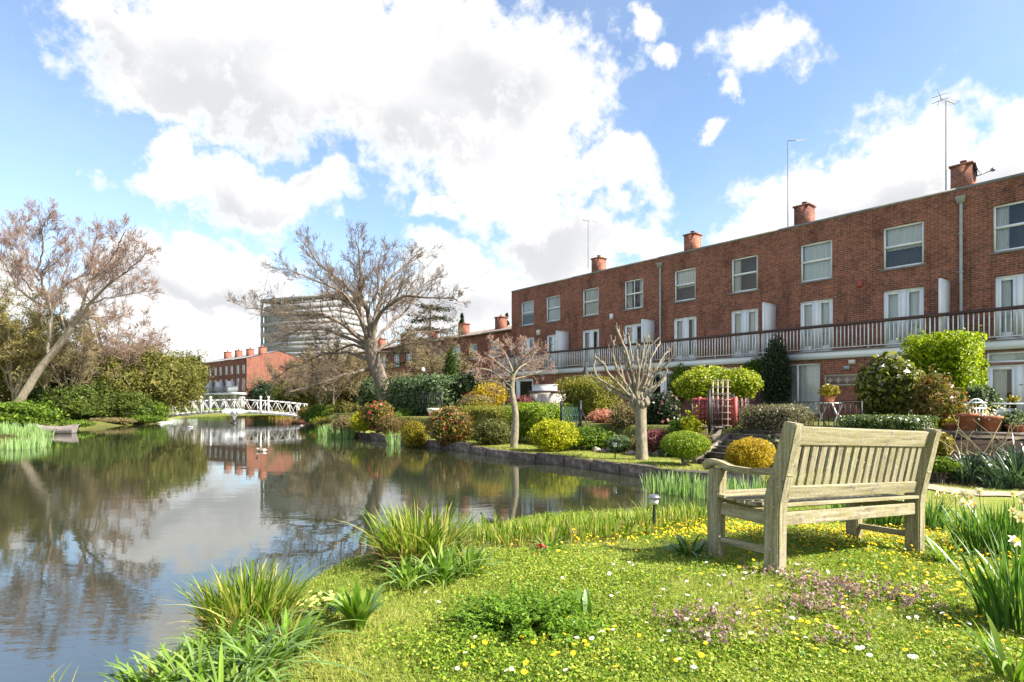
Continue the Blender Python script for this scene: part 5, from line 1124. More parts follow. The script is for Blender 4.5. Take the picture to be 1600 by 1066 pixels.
def green_gate():
    p, b = at(877, 11.3), at(907, 11.3); L = np.linalg.norm(b-p); t = thing('mesh_gate', 'dark green wire mesh gate with a slanting brace behind the lime shrub', 'gate', (p[0], p[1], max(gz(*p), .5)), math.atan2(b[1]-p[1], b[0]-p[0])); h = 1.02
    g = M('green_wire', (.03, .09, .06), (.02, .06, .045)); m = MB()
    for i in range(11): m.bar((L*i/10, 0, .05), (L*min(1, i/10+.25), 0, h-.02), .014); m.bar((L*i/10, .002, .05), (L*max(0, i/10-.25), .002, h-.02), .014)
    m.build('mesh', g, t); f = MB(); f.box(-.03, .03, -.03, .03, 0, h+.1); f.box(L-.03, L+.03, -.03, .03, 0, h+.15); f.box(.03, L-.03, -.02, .02, h-.03, h); f.box(.03, L-.03, -.02, .02, .03, .06); f.bar((L, 0, h-.1), (L+.55, 0, .0), .035); f.build('frame', DARKMET, t)
green_gate()
def mesh_fence():
    p, b = at(661, 10.2), at(690, 10.2); L = np.linalg.norm(b-p); t = thing('wire_fence', 'thin dark wire fence before the variegated hedge', 'fence', (p[0], p[1], gz(*p)), math.atan2(b[1]-p[1], b[0]-p[0])); h = 1.1; m = MB()
    for i in range(9): m.box(L*i/8-.006, L*i/8+.006, -.006, .006, 0, h)
    for i in range(8): m.box(0, L, -.009, -.0065, .1+i*.13, .112+i*.13)
    m.build('wire', DARKMET, t); f = MB(); f.box(-.04, .0, -.03, .03, 0, h+.08); f.box(L, L+.04, -.03, .03, 0, h+.08); f.box(0, L, .007, .03, h-.03, h); f.build('posts', DARKMET, t)
mesh_fence()
def bin_():
    p = at(680, 11.2); t = thing('white_urn', 'pale stone urn on the lawn behind the round camellia', 'urn', (p[0], p[1], gz(*p))); m = MB(); m.lathe([(0, 0), (.22, 0), (.2, .08), (.12, .14), (.2, .24), (.32, .42), (.36, .56), (.31, .56), (.26, .45), (0, .4)], 18); m.build('bowl', CREAMW, t, True)
bin_()
def shed_box():
    p = at(857, 7.6); z = gz(*p); t = thing('storage_box', 'beige garden storage box with dark lid by the end house', 'storage box', (p[0], p[1], z), HR)
    b = M('beige_plastic', (.50, .42, .37), (.45, .38, .33), rough=.5); m = MB(); h = zat(614, p[1])-z; m.box(-.75, .75, -.4, .4, 0, h); m.build('body', b, t); m = MB(); m.box(-.8, .8, -.45, .45, h+.002, h+.09); m.build('lid', M('brown_lid', (.12, .09, .08), (.15, .11, .1)), t)
    for s in (-1, 1): m = MB(); m.box(-.36+s*.365, .36+s*.365, -.425, -.401, .08, h-.06); m.build('door', b, t)
    p = at(850, 6.2); a = at(832, 6.2); c = at(867, 6.2); L = np.linalg.norm(c-a); z0 = gz(*p); z1 = zat(601, p[1])
    t = thing('white_wall', 'short white garden wall in front of the end house', 'wall', (a[0], a[1], z0), math.atan2(c[1]-a[1], c[0]-a[0])); m = MB(); m.box(0, L, 0, .14, 0, z1-z0-.05); m.build('wall', WHITE, t); m = MB(); m.box(-.03, L+.03, -.03, .17, z1-z0-.048, z1-z0); m.build('coping', WHITE, t)
shed_box()
def parasol():
    p = at(915, 5.0); z = gz(*p); zt, zb = zat(571, p[1]), zat(595, p[1]); t = thing('parasol', 'closed dark parasol standing behind the tall olive hedge', 'parasol', (p[0], p[1], z)); m = MB(); m.tube([(0, 0, 0), (0, 0, zt-z+.1)], [.022, .022], 8); m.build('pole', HAND, t)
    m = MB(); k = 16; pr = [(.16, zb-z-.9), (.2, zb-z-.5), (.17, zb-z), (.11, zt-z-.3), (.03, zt-z)]
    V = [(r*(1+.18*(j % 2))*math.cos(j*6.283/k), r*(1+.18*(j % 2))*math.sin(j*6.283/k), h) for r, h in pr for j in range(k)]
    m.addq(V, [(i*k+j, i*k+(j+1) % k, (i+1)*k+(j+1) % k, (i+1)*k+j) for i in range(len(pr)-1) for j in range(k)]); m.build('canopy', M('dark_canvas', (.03, .025, .03), (.045, .04, .045)), t)
parasol()
def pot(px, bot, top, wpx, q, label, mat=POT, plant=None, seed=0):
    p = at(px, q); z0 = zat(bot, p[1]); h = zat(top, p[1])-z0; r = wpx*p[1]/F/2; t = thing('plant_pot', label, 'plant pot', (p[0], p[1], z0))
    m = MB(); m.lathe([(0, 0), (r*.72, 0), (r*.93, h*.82), (r*1.0, h*.82), (r*1.02, h), (r*.9, h), (r*.85, h*.85), (0, h*.84)], 20); m.build('pot', mat, t, True)
    if plant:
        lm, n, s = plant; rr = np.random.default_rng(seed); P = rr.normal(size=(n, 3))*[r*.7, r*.7, h*.3]+[0, 0, h*1.25]; m = MB(); m.leaves(P, rr.normal(size=(n, 3))+[0, 0, .6], s); m.build('foliage', lm, t)
pot(1513, 673, 646, 27, 10.85, 'large terracotta pot left of the two on the low wall', plant=(LRED, 90, .07), seed=1)
pot(1549, 676, 650, 30, 10.75, 'large terracotta pot right of the pair, tucked by the table', plant=(FWHT, 60, .06), seed=2)
pot(1487, 673, 662, 19, 10.8, 'small low terracotta pot left of the big pots', plant=(LYEL, 70, .06), seed=3)
pot(1500, 672, 658, 14, 10.6, 'small grey pot between the terracotta pots', mat=WALLST)
pot(1590, 675, 664, 34, 10.6, 'wide clay bowl at the right end of the low wall', plant=(LVAR, 120, .06), seed=4)
def stand():
    p = at(1296, 9.6); z = gz(*p); h = zat(629, p[1])-z; t = thing('folding_table', 'small pale folding table carrying the yellow flowering pot', 'table', (p[0], p[1], z), .5)
    m = MB(); m.box(-.26, .26, -.22, .22, h-.03, h); m.build('table_top', CREAMW, t)
    for s in (-1, 1):
        for e in (-1, 1): m = MB(); m.bar((-.22*e, s*.2, 0), (.22*e, s*(.2-.012*e), h-.03), .028); m.build('leg', CREAMW, t)
    t = thing('potted_plant', 'yellow green potted plant on the small folding table', 'potted plant', (p[0], p[1], h+z)); m = MB(); m.lathe([(0, 0), (.09, 0), (.12, .13), (.13, .15), (.1, .15), (0, .12)], 14); m.build('pot', POT, t)
    r = np.random.default_rng(5); P = r.normal(size=(420, 3)); P /= np.linalg.norm(P, axis=1, keepdims=True); P = P*r.uniform(.6, 1, (420, 1))*[.24, .24, .17]+[0, 0, .27]; m = MB(); m.leaves(P, P-[0, 0, .27]+r.normal(size=P.shape)*.1, .075); m.build('foliage', LYEL, t)
stand()
def patio_set():
    p = at(1592, 9.2); z = gz(*p); h = .62; t = thing('garden_table', 'round white metal garden table by the patio doors', 'table', (p[0], p[1], z)); m = MB(); m.lathe([(0, h-.02), (.42, h-.02), (.44, h), (.42, h+.012), (0, h+.012)], 24); m.build('table_top', WHITE, t)
    for i in range(3): a = i*2.094+.4; m = MB(); m.tube([(.3*math.cos(a), .3*math.sin(a), h-.03), (.1*math.cos(a), .1*math.sin(a), h*.5), (.33*math.cos(a), .33*math.sin(a), 0)], [.014]*3, 6); m.build('leg', WHITE, t)
    pot(1583, 638, 627, 11, 9.2, 'small dark pot of yellow and pink flowers on the white table', mat=DARKMET, plant=(LYEL, 130, .07), seed=7)
    p = at(1530, 10.2); z = gz(*p); t = thing('garden_chair', 'white ornate metal garden chair behind the terracotta pots', 'chair', (p[0], p[1], z-.02), HR+.5); t.scale = (.8, .8, .8)
    m = MB(); m.box(-.2, .2, -.2, .2, .42, .45); m.build('seat', WHITE, t)
    for x in (-.18, .18):
        for y in (-.18, .18): m = MB(); m.tube([(x, y, .42), (x*1.1, y*1.1, 0)], [.014, .012], 6); m.build('leg', WHITE, t)
    m = MB()
    for i in range(7): x = -.18+i*.06; m.bar((x, .19, .45), (x*1.15, .24, .9-.06*(i-3)**2/9*2), .02)
    for zz in (.55, .7, .84): m.bar((-.2, .21, zz), (.2, .21, zz), .03)
    P = [(.21*math.cos(a)*-1, .22, .6+.33*math.sin(a)) for a in np.linspace(0, math.pi, 12)]; m.tube(P, [.018]*12, 6); m.build('backrest', WHITE, t)
patio_set()
def dry_stems():
    r = np.random.default_rng(12); p = at(1565, 11.5); t = thing('dry_shrub', 'bare tan stems bending over the soil bank below the pots', 'shrub', (p[0], p[1], gz(*p))); m = MB()
    for i in range(22):
        b = np.array([r.uniform(-.9, .7), r.uniform(-.3, .3), 0]); e = b+[r.normal()*.3, r.normal()*.2, r.uniform(.25, .8)]; m.tube([b, (b*2+e)/3+r.normal(size=3)*.06, (b+2*e)/3+r.normal(size=3)*.09, e+r.normal(size=3)*.05], [.011, .009, .007, .004], 5)
    m.build('stems', TWIGO, t)
dry_stems()
def cordyline(px, py, q, label, mat, h=.6, n=60, seed=1):
    p = at(px, q); z = zat(py, p[1]); r = np.random.default_rng(seed); t = thing('cordyline', label, 'plant', (p[0], p[1], z)); m = MB(); a = r.uniform(0, 6.28, n); m.blades(np.tile([0, 0, .1], (n, 1)), a, r.uniform(.6, 1, n)*h, r.uniform(.1, 1.1, n), np.full(n, .05), droop=.3); m.build('leaves', mat, t); s = MB(); s.tube([(0, 0, -.5), (0, 0, .15)], [.05, .04], 7); s.build('stem', BARKD, t)
cordyline(738, 637, 9.4, 'dark red spiky cordyline in front of the forsythia', G('cordyline_leaf', (.10, .02, .025), (.18, .05, .05), (.25, .10, .08)), .75)
def rockery():
    r = np.random.default_rng(31)
    for i, (px, py, w) in enumerate([(903, 678, 14), (910, 690, 16), (898, 697, 13), (933, 701, 12), (958, 694, 15), (972, 702, 17), (985, 700, 12), (1028, 698, 16), (1018, 706, 12), (944, 706, 9), (916, 703, 10), (1040, 704, 10)]):
        p = at(px, 12.0-.25*(i % 3)); s = w*p[1]/F/2; bm = bmesh.new(); bmesh.ops.create_icosphere(bm, subdivisions=2, radius=1)
        for v in bm.verts: k = 1+.22*math.sin(v.co.x*3+i)+.18*math.sin(v.co.y*4+2*i)+r.normal()*.06; v.co = Vector((v.co.x*s*k*1.2, v.co.y*s*k, v.co.z*s*k*.8))
        me = bpy.data.meshes.new('rockery_stone'); bm.to_mesh(me); bm.free(); me.materials.append(ROCK); o = bpy.data.objects.new('rockery_stone', me); C.objects.link(o); o.location = (p[0], p[1], gz(*p)+s*.35)
        tag(o, 'pale weathered rock among the low plants of the rockery', 'rock', 'rocks of the rockery')
ROCK = M('pale_rock', (.20, .16, .13), (.34, .28, .23), rough=.95, scale=8, bump=.8)
rockery()
def path_strip():
    pts = [at(1440, 13.15), at(1480, 13.3), at(1520, 13.35), at(1560, 13.2), at(1600, 12.9)]; m = MB(); n = 40
    P = np.array(pts); u = np.linspace(0, len(P)-1, n); Q = np.stack([np.interp(u, np.arange(len(P)), P[:, k]) for k in range(2)], 1); A = Q-NV*.33*(1+.12*np.sin(u*7))[:, None]; B = Q+NV*.33*(1+.12*np.cos(u*5))[:, None]
    rows = [A*(1-k)+B*k for k in np.linspace(0, 1, 6)]; V = np.concatenate([np.column_stack([r_, ground_z(r_[:, 0], r_[:, 1])+.02]) for r_ in rows])
    m.addq(V, [(i*n+j, i*n+j+1, (i+1)*n+j+1, (i+1)*n+j) for i in range(5) for j in range(n-1)]); tag(m.build('path', M('path_dirt', (.25, .20, .13), (.36, .29, .21), rough=.95, scale=5)), kind='structure')
path_strip()
def lamp_post():
    d = 42; x = (661-800)/F*d; z = zat(600, d); t = thing('garden_lamp', 'thin dark lamp post with white globe above the variegated hedge', 'lamp post', (x, d, .4)); m = MB(); m.tube([(0, 0, 0), (0, 0, zat(580, d)-.4)], [.04, .03], 8); m.build('post', DARKMET, t); m = MB(); z = zat(578, d)-.4; m.lathe([(0, -.15), (.1, -.13), (.15, 0), (.1, .13), (0, .16)], 12, (0, 0, z)); m.build('globe', WHITE, t, True)
lamp_post()
def solar(px, py, d, label, s=1.0):
    x = (px-800)/F*d; g = gz(x, d); t = thing('solar_light', label, 'garden light', (x, d, g)); h = .23*s
    m = MB(); m.tube([(0, 0, -.05), (0, 0, h)], [.012*s, .012*s], 8); m.build('stake', DARKMET, t)
    m = MB(); m.lathe([(0, h), (.02*s, h), (.036*s, h+.012*s), (.038*s, h+.055*s), (0, h+.055*s)], 16); m.build('lens', M('lamp_lens', (.55, .56, .52), (.45, .46, .43), rough=.2), t, True)
    m = MB(); m.lathe([(0, h+.056*s), (.052*s, h+.056*s), (.054*s, h+.066*s), (.035*s, h+.084*s), (0, h+.09*s)], 20); m.build('cap', M('steel_cap', (.4, .4, .41), (.3, .3, .31), rough=.25, metal=.8), t, True)
solar(1022, 815, 5.05, 'steel capped solar garden light at the reed edge left of the bench', 1.0)
p_ = at(961, 13.4); solar(961, 715, p_[1], 'small black garden light on the far lawn left of the pollard', 1.3)

# ================================================================== bench
WOOD = None
def teak(st):
    m, nt, N, L, out = nodes('weathered_teak'); b = N.new('ShaderNodeBsdfPrincipled'); L.new(b.outputs[0], out.inputs[0]); b.inputs['Roughness'].default_value = .88; b.inputs['Specular IOR Level'].default_value = .2
    tc = N.new('ShaderNodeTexCoord'); oi = N.new('ShaderNodeObjectInfo')
    def nz(s, st, d=6, rough=.65):
        mp = N.new('ShaderNodeMapping'); mp.inputs['Scale'].default_value = st; L.new(tc.outputs['Object'], mp.inputs[0]); ad = N.new('ShaderNodeVectorMath'); ad.operation = 'ADD'; L.new(mp.outputs[0], ad.inputs[0]); L.new(oi.outputs['Random'], ad.inputs[1])
        n = N.new('ShaderNodeTexNoise'); n.inputs['Scale'].default_value = s; n.inputs['Detail'].default_value = d; n.inputs['Roughness'].default_value = rough; L.new(ad.outputs[0], n.inputs[0]); return n.outputs[0]
    gx = nz(30, st, 8, .7); blot = nz(9, (1, 1, 1), 8, .7); spot = nz(60, (1, 1, 1), 4)
    r = ramp(N, [(.33, (.095, .066, .036)), (.45, (.20, .165, .11)), (.56, (.285, .245, .175)), (.69, (.40, .355, .27))]); L.new(gx, r.inputs[0])
    r2 = ramp(N, [(.38, (0, 0, 0)), (.58, (1, 1, 1))]); L.new(blot, r2.inputs[0])
    x = N.new('ShaderNodeMix'); x.data_type = 'RGBA'; fm = N.new('ShaderNodeMath'); fm.operation = 'MULTIPLY'; L.new(r2.outputs[0], fm.inputs[0]); fm.inputs[1].default_value = .42; L.new(fm.outputs[0], x.inputs[0]); L.new(r.outputs[0], x.inputs[6]); x.inputs[7].default_value = (.23, .22, .07, 1)
    r3 = ramp(N, [(.56, (0, 0, 0)), (.63, (1, 1, 1))]); L.new(spot, r3.inputs[0]); fm2 = N.new('ShaderNodeMath'); fm2.operation = 'MULTIPLY'; L.new(r3.outputs[0], fm2.inputs[0]); fm2.inputs[1].default_value = .28
    y = N.new('ShaderNodeMix'); y.data_type = 'RGBA'; L.new(fm2.outputs[0], y.inputs[0]); L.new(x.outputs[2], y.inputs[6]); y.inputs[7].default_value = (.55, .53, .46, 1)
    r4 = ramp(N, [(.27, (.45, .42, .38)), (.42, (1, 1, 1))]); L.new(blot, r4.inputs[0]); z = N.new('ShaderNodeMix'); z.data_type = 'RGBA'; z.blend_type = 'MULTIPLY'; z.inputs[0].default_value = 1; L.new(y.outputs[2], z.inputs[6]); L.new(r4.outputs[0], z.inputs[7])
    L.new(z.outputs[2], b.inputs['Base Color']); bp = N.new('ShaderNodeBump'); bp.inputs['Strength'].default_value = .6; bp.inputs['Distance'].default_value = .003; L.new(gx, bp.inputs['Height']); L.new(bp.outputs[0], b.inputs['Normal'])
    return m
def bench():
    W, WV, WA = teak((.10, 1.6, 1.6)), teak((1.6, 1.6, .10)), teak((1.6, .10, 1.6))
    A = Vector((1.60, 3.70, .54)); rz = math.atan2(.857, 1.5)
    t = thing('park_bench', 'weathered slatted wooden garden bench seen from behind on the flowery lawn', 'bench', A, rz); t.rotation_euler = (R(-1.0), R(2.6), rz)
    Lb = 1.72; ps = .085; D = .47                                # length between post outsides, post section, depth to the front legs
    def beam(name, a, b_, w, h, up=(0, 0, 1), c=.006):
        a, b_ = Vector(a), Vector(b_); d = b_-a; ln = d.length; d.normalize(); u = Vector(up); x_ = d; y_ = u.cross(x_).normalized(); z_ = x_.cross(y_)
        mx = Matrix(((x_.x, y_.x, z_.x, 0), (x_.y, y_.y, z_.y, 0), (x_.z, y_.z, z_.z, 0), (0, 0, 0, 1))); return chamfer(name, (ln, w, h), W, t, Matrix.Translation((a+b_)/2) @ mx, c)
    # rear posts: upright to the seat, then leaning back
    yb = lambda z: 0.0 if z < .40 else -(z-.40)*.20
    for x in (ps/2, Lb-ps/2):
        outl = [(-.055, -.06), (-.055, .38), (-.06, .44), (-.055+yb(.93)-.005, .93), (.030+yb(.93), .945), (.058, .46), (.058, .38), (.052, -.06)]
        prism('rear_post', outl[::-1], ps, WV, t, Matrix.Translation((x, 0, 0)), .008)
    for i, x in enumerate((ps/2, Lb-ps/2)):
        prism('front_leg', [(D-.06, -.09), (D+.04, -.09), (D+.045, .30), (D+.04, .615), (D-.06, .615), (D-.055, .30)][::-1], ps*.95, WV, t, Matrix.Translation((x, 0, 0)), .008)
        # scrolled armrest
        arm = [(-.10, .615), (.05, .618), (.20, .605), (.34, .612), (.44, .640), (.52, .650), (.565, .632), (.575, .60), (.56, .575), (.535, .57), (.52, .59), (.46, .608), (.36, .575), (.20, .566), (.02, .575), (-.10, .570)]
        prism('armrest', arm[::-1], .075, WA, t, Matrix.Translation((x, 0, .03)), .009)
        beam('side_rail', (x, .045, .33), (x, D-.045, .345), .035, .085)
        beam('stretcher', (x, .04, .13), (x, D-.04, .13), .035, .045)
    beam('rear_rail', (ps, -.012, .335), (Lb-ps, -.012, .335), .032, .085, (0, 0, 1))
    beam('front_rail', (ps, D-.01, .355), (Lb-ps, D-.01, .355), .032, .085, (0, 0, 1))
    for i in range(7):
        y = -.02+i*.083; z = .412+.03*abs((i-2)/4)**1.5; 
        o = beam('seat_slat', (-.004 if 1 < i < 6 else ps+.002, y, z), (Lb+.004 if 1 < i < 6 else Lb-ps-.002, y, z), .064, .022, (0, .10*(i-2)/4*-1, 1), .004)
    sl = lambda z: yb(z)
    ups = (0, -.20, 1)
    top0, low0 = .86, .50
    beam('top_rail', (ps-.005, sl(top0), top0), (Lb-ps+.005, sl(top0), top0), .036, .115, ups)
    beam('lower_rail', (ps-.005, sl(low0), low0), (Lb-ps+.005, sl(low0), low0), .034, .085, ups)
    n = 17
    for i in range(n):
        x = ps+.055+(Lb-2*ps-.11)*i/(n-1); beam('back_slat', (x, sl(low0+.03), low0+.03), (x, sl(top0-.045), top0-.045), .058, .016, (0, -1, -.2), .003)
bench()

# ================================================================== plants of the near bank
LBLD = G('blade_green', (.08, .15, .012), (.14, .23, .02), (.25, .32, .05), (.40, .37, .11), trans=.45)
LBLY = G('blade_yellow', (.16, .19, .03), (.30, .29, .06), (.42, .36, .12), trans=.45)
LSTR = G('strap_green', (.09, .18, .016), (.16, .27, .03), (.26, .36, .07), trans=.4, gloss=.3)
LIRI = G('iris_green', (.15, .26, .08), (.23, .36, .13), (.34, .46, .20), trans=.4)
LDAF = G('daffodil_green', (.045, .12, .018), (.085, .18, .03), (.16, .26, .055), trans=.4, gloss=.3)
LBLU = G('bluish_strap', (.035, .075, .04), (.06, .11, .06), (.12, .17, .10), trans=.35, gloss=.3)
LDEAD = G('dead_sheath', (.22, .13, .06), (.32, .2, .10), (.40, .29, .15), trans=.2)
def wpt(px, py, z):
    d = F*(CAMZ-z)/(py-629); return np.array([(px-800)/F*d, d])
def land(px, py):
    """where the ray through a photo point meets the ground"""
    u = (px-800)/F; v = (629-py)/F; d = np.linspace(2.0, 30, 1400); z = CAMZ+v*d; g = ground_z(u*d, d); i = np.argmax(z <= np.maximum(g, 0)); return np.array([u*d[i], d[i]])
def clump(name, label, p, n, h, rad, w, mat, seed, lean=(.1, .7), droop=.45, seg=5, group=None, cat='plant', dead=0, extra=None, rx=1.0):
    r = np.random.default_rng(seed); z = max(gz(*p), -.03); t = thing(name, label, cat, (p[0], p[1], z), 0, group); m = MB()
    a = r.uniform(0, 6.283, n); q = np.sqrt(r.uniform(0, 1, n)); P = np.stack([np.cos(a)*q*rad*rx, np.sin(a)*q*rad, np.zeros(n)], 1)
    P[:, 2] = np.array(ground_z(P[:, 0]+p[0], P[:, 1]+p[1]))-z-.02; P[:, 2] = np.maximum(P[:, 2], -z-.05)
    az = a+r.normal(size=n)*.6; ln = r.uniform(*lean, n)*(.35+.75*q); m.blades(P, az, h*r.uniform(.55, 1.1, n), ln, w*r.uniform(.7, 1.25, n), seg, droop); m.build('leaves', mat, t)
    if dead:
        m = MB(); k = dead; a = r.uniform(0, 6.283, k); q = np.sqrt(r.uniform(.3, 1, k)); P = np.stack([np.cos(a)*q*rad*rx, np.sin(a)*q*rad, np.full(k, -.01)], 1); m.blades(P, a, h*r.uniform(.2, .55, k), r.uniform(.3, 1.2, k), w*r.uniform(.8, 1.6, k), 4, .5); m.build('dead_leaves', LDEAD, t)
    return t
clump('grass_tuft', 'big arching sedge tuft with brown dead sheaths at the bank', land(655, 880), 520, .42, .20, .014, LBLD, 301, (.1, .95), .4, dead=240, rx=1.25)
clump('grass_tuft', 'yellowing water grass tuft leaning over the water at left', land(388, 982), 420, .34, .17, .012, LBLD, 302, (.1, .9), .4, dead=90, rx=1.1)
clump('grass_tuft', 'fine yellow grass at the foot of the left water tuft', land(405, 995), 420, .20, .18, .006, LBLY, 303, (.3, 1.3), .5)
S_ = [((300, 1060), 'strap leaved clump at the bottom edge by the water, front of the group', 1.0), ((395, 1035), 'strap leaved clump in the middle of the bottom left group', 1.05), ((445, 1000), 'strap leaved clump right beside the yellow grass tuft', .95), ((235, 1075), 'leftmost strap leaved clump over the water at the bottom edge', .9), ((350, 1000), 'strap leaved clump behind, against the left water tuft', .8), ((350, 1085), 'strap leaved clump cut by the bottom edge', 1.0)]
for i, ((px, py), lb_, s) in enumerate(S_): clump('strap_leaf_plant', lb_, land(px, py+22), 120, .25*s, .09, .017, LSTR, 310+i, (.35, 1.55), .66, seg=7, group='strap leaved plants at the bottom left', dead=6)
S2 = [((640, 918), 'small strap leaved clump right behind the broad leaved plant', .26, 46), ((690, 912), 'arching strap leaved clump at the foot of the big tuft', .30, 60), ((735, 898), 'strap leaved clump right of the big tuft', .27, 50), ((1075, 868), 'dark strap leaved clump beside the front bench leg', .20, 50), ((1475, 880), 'flopped wide strap leaves right of the bench post', .27, 32), ((915, 965), 'pale tulip leaves beside the lacy plant', .22, 14), ((1585, 1062), 'strap leaves in the bottom right corner', .28, 30), ((1000, 838), 'low flat strap leaves by the solar light', .14, 30), ((860, 860), 'small leafy clump with a pink bud at the reed edge', .17, 26)]
for i, ((px, py), lb_, h, n) in enumerate(S2): clump('strap_leaf_plant', lb_, land(px, py), n, h, .07, .022 if n > 20 else .035, LSTR if i != 3 else LDAF, 330+i, (.25, 1.3), .6, seg=7, group='single strap leaved plants on the near lawn')
# broad leaved plant
def broad(px, py, label, n, h, w, seed, mat=LSTR):
    p = land(px, py); r = np.random.default_rng(seed); t = thing('broad_leaf_plant', label, 'plant', (p[0], p[1], gz(*p))); m = MB(); a = r.uniform(0, 6.28, n); P = np.stack([np.cos(a)*.02, np.sin(a)*.02, np.full(n, -.01)], 1); m.blades(P, a, h*r.uniform(.6, 1.1, n), r.uniform(.1, .8, n), w*r.uniform(.8, 1.2, n), 7, .35, twist=r.uniform(-.3, .3, n)); m.build('leaves', mat, t)
broad(560, 985, 'upright broad leaved bulb plant standing alone on the lawn edge', 46, .25, .036, 351)
def reeds(px, py, n, label, seed, rx=2.2, h=.36, mat=LBLD, z=None, rad=.18, group='reed clumps fringing the near bank'):
    p = land(px, py) if z is None else wpt(px, py, z); clump('reed_clump', label, p, n, h, rad, .013, mat, seed, (.05, .55), .2, group=group, dead=int(n*.25), rx=rx)
xs_ = [(750, 858), (785, 856), (820, 855), (858, 852), (895, 850), (930, 848), (965, 844), (1000, 838), (1035, 832), (1065, 828), (1095, 822), (1130, 815)]
for i, (px, py) in enumerate(xs_):
    p = land(px, py); p = p*1.04; clump('reed_clump', 'yellow green reed clump in the fringe between lawn and pond', p, random.choice((60, 90, 120)), (.15+.07*random.random()), .19, .012, LBLD, 360+i, (.05, .55), .2, group='reed clumps fringing the near bank', dead=60, rx=1.6)
for i, (px, py) in enumerate([(770, 843), (830, 838), (905, 833), (985, 822), (1050, 812), (1100, 806), (1180, 800), (1240, 795), (1300, 792)]):
    p = land(px, py); p = p*1.03; clump('reed_clump', 'yellow green reed clump in the fringe between lawn and pond', p, random.choice((40, 60, 80)), .17+.05*random.random(), .2, .012, LBLD, 380+i, (.05, .55), .2, group='reed clumps fringing the near bank', dead=40, rx=1.6)
clump('sedge_plant', 'dark shadowed sedge at the waterline left of the big tuft', np.array([-1.08, 5.35]), 130, .30, .2, .012, LDAF, 395, (.2, 1.0), .4, dead=40)
for i, (px, py, n, lb_) in enumerate([(1030, 770, 70, 'leftmost iris stand in the shallow inlet'), (1062, 772, 80, 'iris stand in the inlet in front of the round bush'), (1092, 776, 60, 'iris stand just left of the bench arm'), (1150, 782, 70, 'iris stand seen under the bench arm'), (1182, 780, 60, 'iris stand beside the bench post in the inlet')]):
    clump('iris_clump', lb_, wpt(px, py, 0), n, .46, .24, .022, LIRI, 400+i, (.02, .35), .1, group='irises in the inlet', rx=1.4)
for i, (px, py, d_) in enumerate([(20, 705, 20.5), (50, 703, 21.5), (15, 690, 25), (50, 688, 26), (5, 684, 28), (62, 684, 28.5)]):
    clump('reed_bed_clump', ['bright reed stand at the lower left water edge', 'bright reed stand right in the left reed bed', 'reed stand behind at the left edge', 'reed stand in the middle of the left reed bed', 'farthest left reed stand', 'reed stand next to the moored boat'][i], np.array([(px-800)/F*d_, d_]), 170, .46, .5, .026, LIRI, 420+i, (.02, .3), .1, group='reed bed on the left shore', rx=1.2)
for i, (px, d_, n) in enumerate([(508, 29, 90), (525, 27.5, 110), (540, 26.6, 80), (620, 23.0, 50)]):
    clump('iris_clump', ['far iris stand below the tan shrub', 'far iris stand in the middle by the bank corner', 'far iris stand right of the bank corner', 'small iris stand under the golden overhanging shrub'][i], np.array([(px-800)/F*d_, d_]), n, .62, .4, .03, LIRI, 440+i, (.02, .4), .15, group='irises along the stone bank')
def daffs(px, py, label, n, h, rad, seed, nf, mat=LDAF, fm=FWHT, fs=.034, p=None, rx=1.0):
    p = land(px, py) if p is None else p; t = clump('daffodil_clump', label, p, n, h, rad, .016, mat, seed, (.05, .6), .25, cat='flowers', rx=rx); r = np.random.default_rng(seed+50)
    for i in range(nf):
        a = r.uniform(0, 6.28); q = math.sqrt(r.uniform(.1, 1))*rad*rx; hh = h*r.uniform(.85, 1.12); b = np.array([math.cos(a)*q, math.sin(a)*q, 0]); e = b*1.25+[r.normal()*.02, r.normal()*.02, hh]
        m = MB(); m.tube([b, (b+e)/2+[0, 0, .01], e], [.0035, .003, .003], 5, 1, cap=False)
        f = np.array([r.normal()*.6-.1, -.9+r.normal()*.4, .15]); f /= np.linalg.norm(f); u = np.cross(f, [0, 0, 1]); u /= np.linalg.norm(u); v = np.cross(u, f)
        for k in range(6):
            c, s = math.cos(k*1.047), math.sin(k*1.047); d = u*c+v*s; w = -u*s+v*c; m.addq([e, e+d*fs*.55+w*fs*.30+f*.004, e+d*fs*1.05-f*.004, e+d*fs*.55-w*fs*.30+f*.004], [(0, 1, 2, 3)], 0)
        rng_ = [(e+f*.002+(u*math.cos(x)+v*math.sin(x))*fs*.22, e+f*fs*.5+(u*math.cos(x)+v*math.sin(x))*fs*.34) for x in np.arange(8)*.785]; m.addq([a_ for a_, b_ in rng_]+[b_ for a_, b_ in rng_], [(j, (j+1) % 8, 8+(j+1) % 8, 8+j) for j in range(8)], 2)
        m.build('flower', [fm, LDAF, FTRU], t)
FTRU = G('daffodil_trumpet', (.70, .48, .12), (.75, .56, .2), (.72, .6, .3), trans=.3)
daffs(1560, 868, 'large clump of cream daffodils at the right edge by the bench', 330, .43, .25, 451, 22, rx=1.2)
daffs(1600, 985, 'tall daffodil leaves at the right edge, nearest the viewer', 170, .50, .17, 452, 2)
daffs(1452, 828, 'white daffodils just right of the far bench post', 110, .36, .13, 453, 9)
daffs(1385, 822, 'daffodils seen under the bench seat near the right leg', 120, .34, .18, 454, 5)
daffs(1320, 815, 'daffodils behind the bench seen through the gap under the seat', 90, .32, .15, 455, 5)
FYEL = G('yellow_petal', (.70, .48, .02), (.78, .56, .04), (.72, .5, .02), trans=.2)
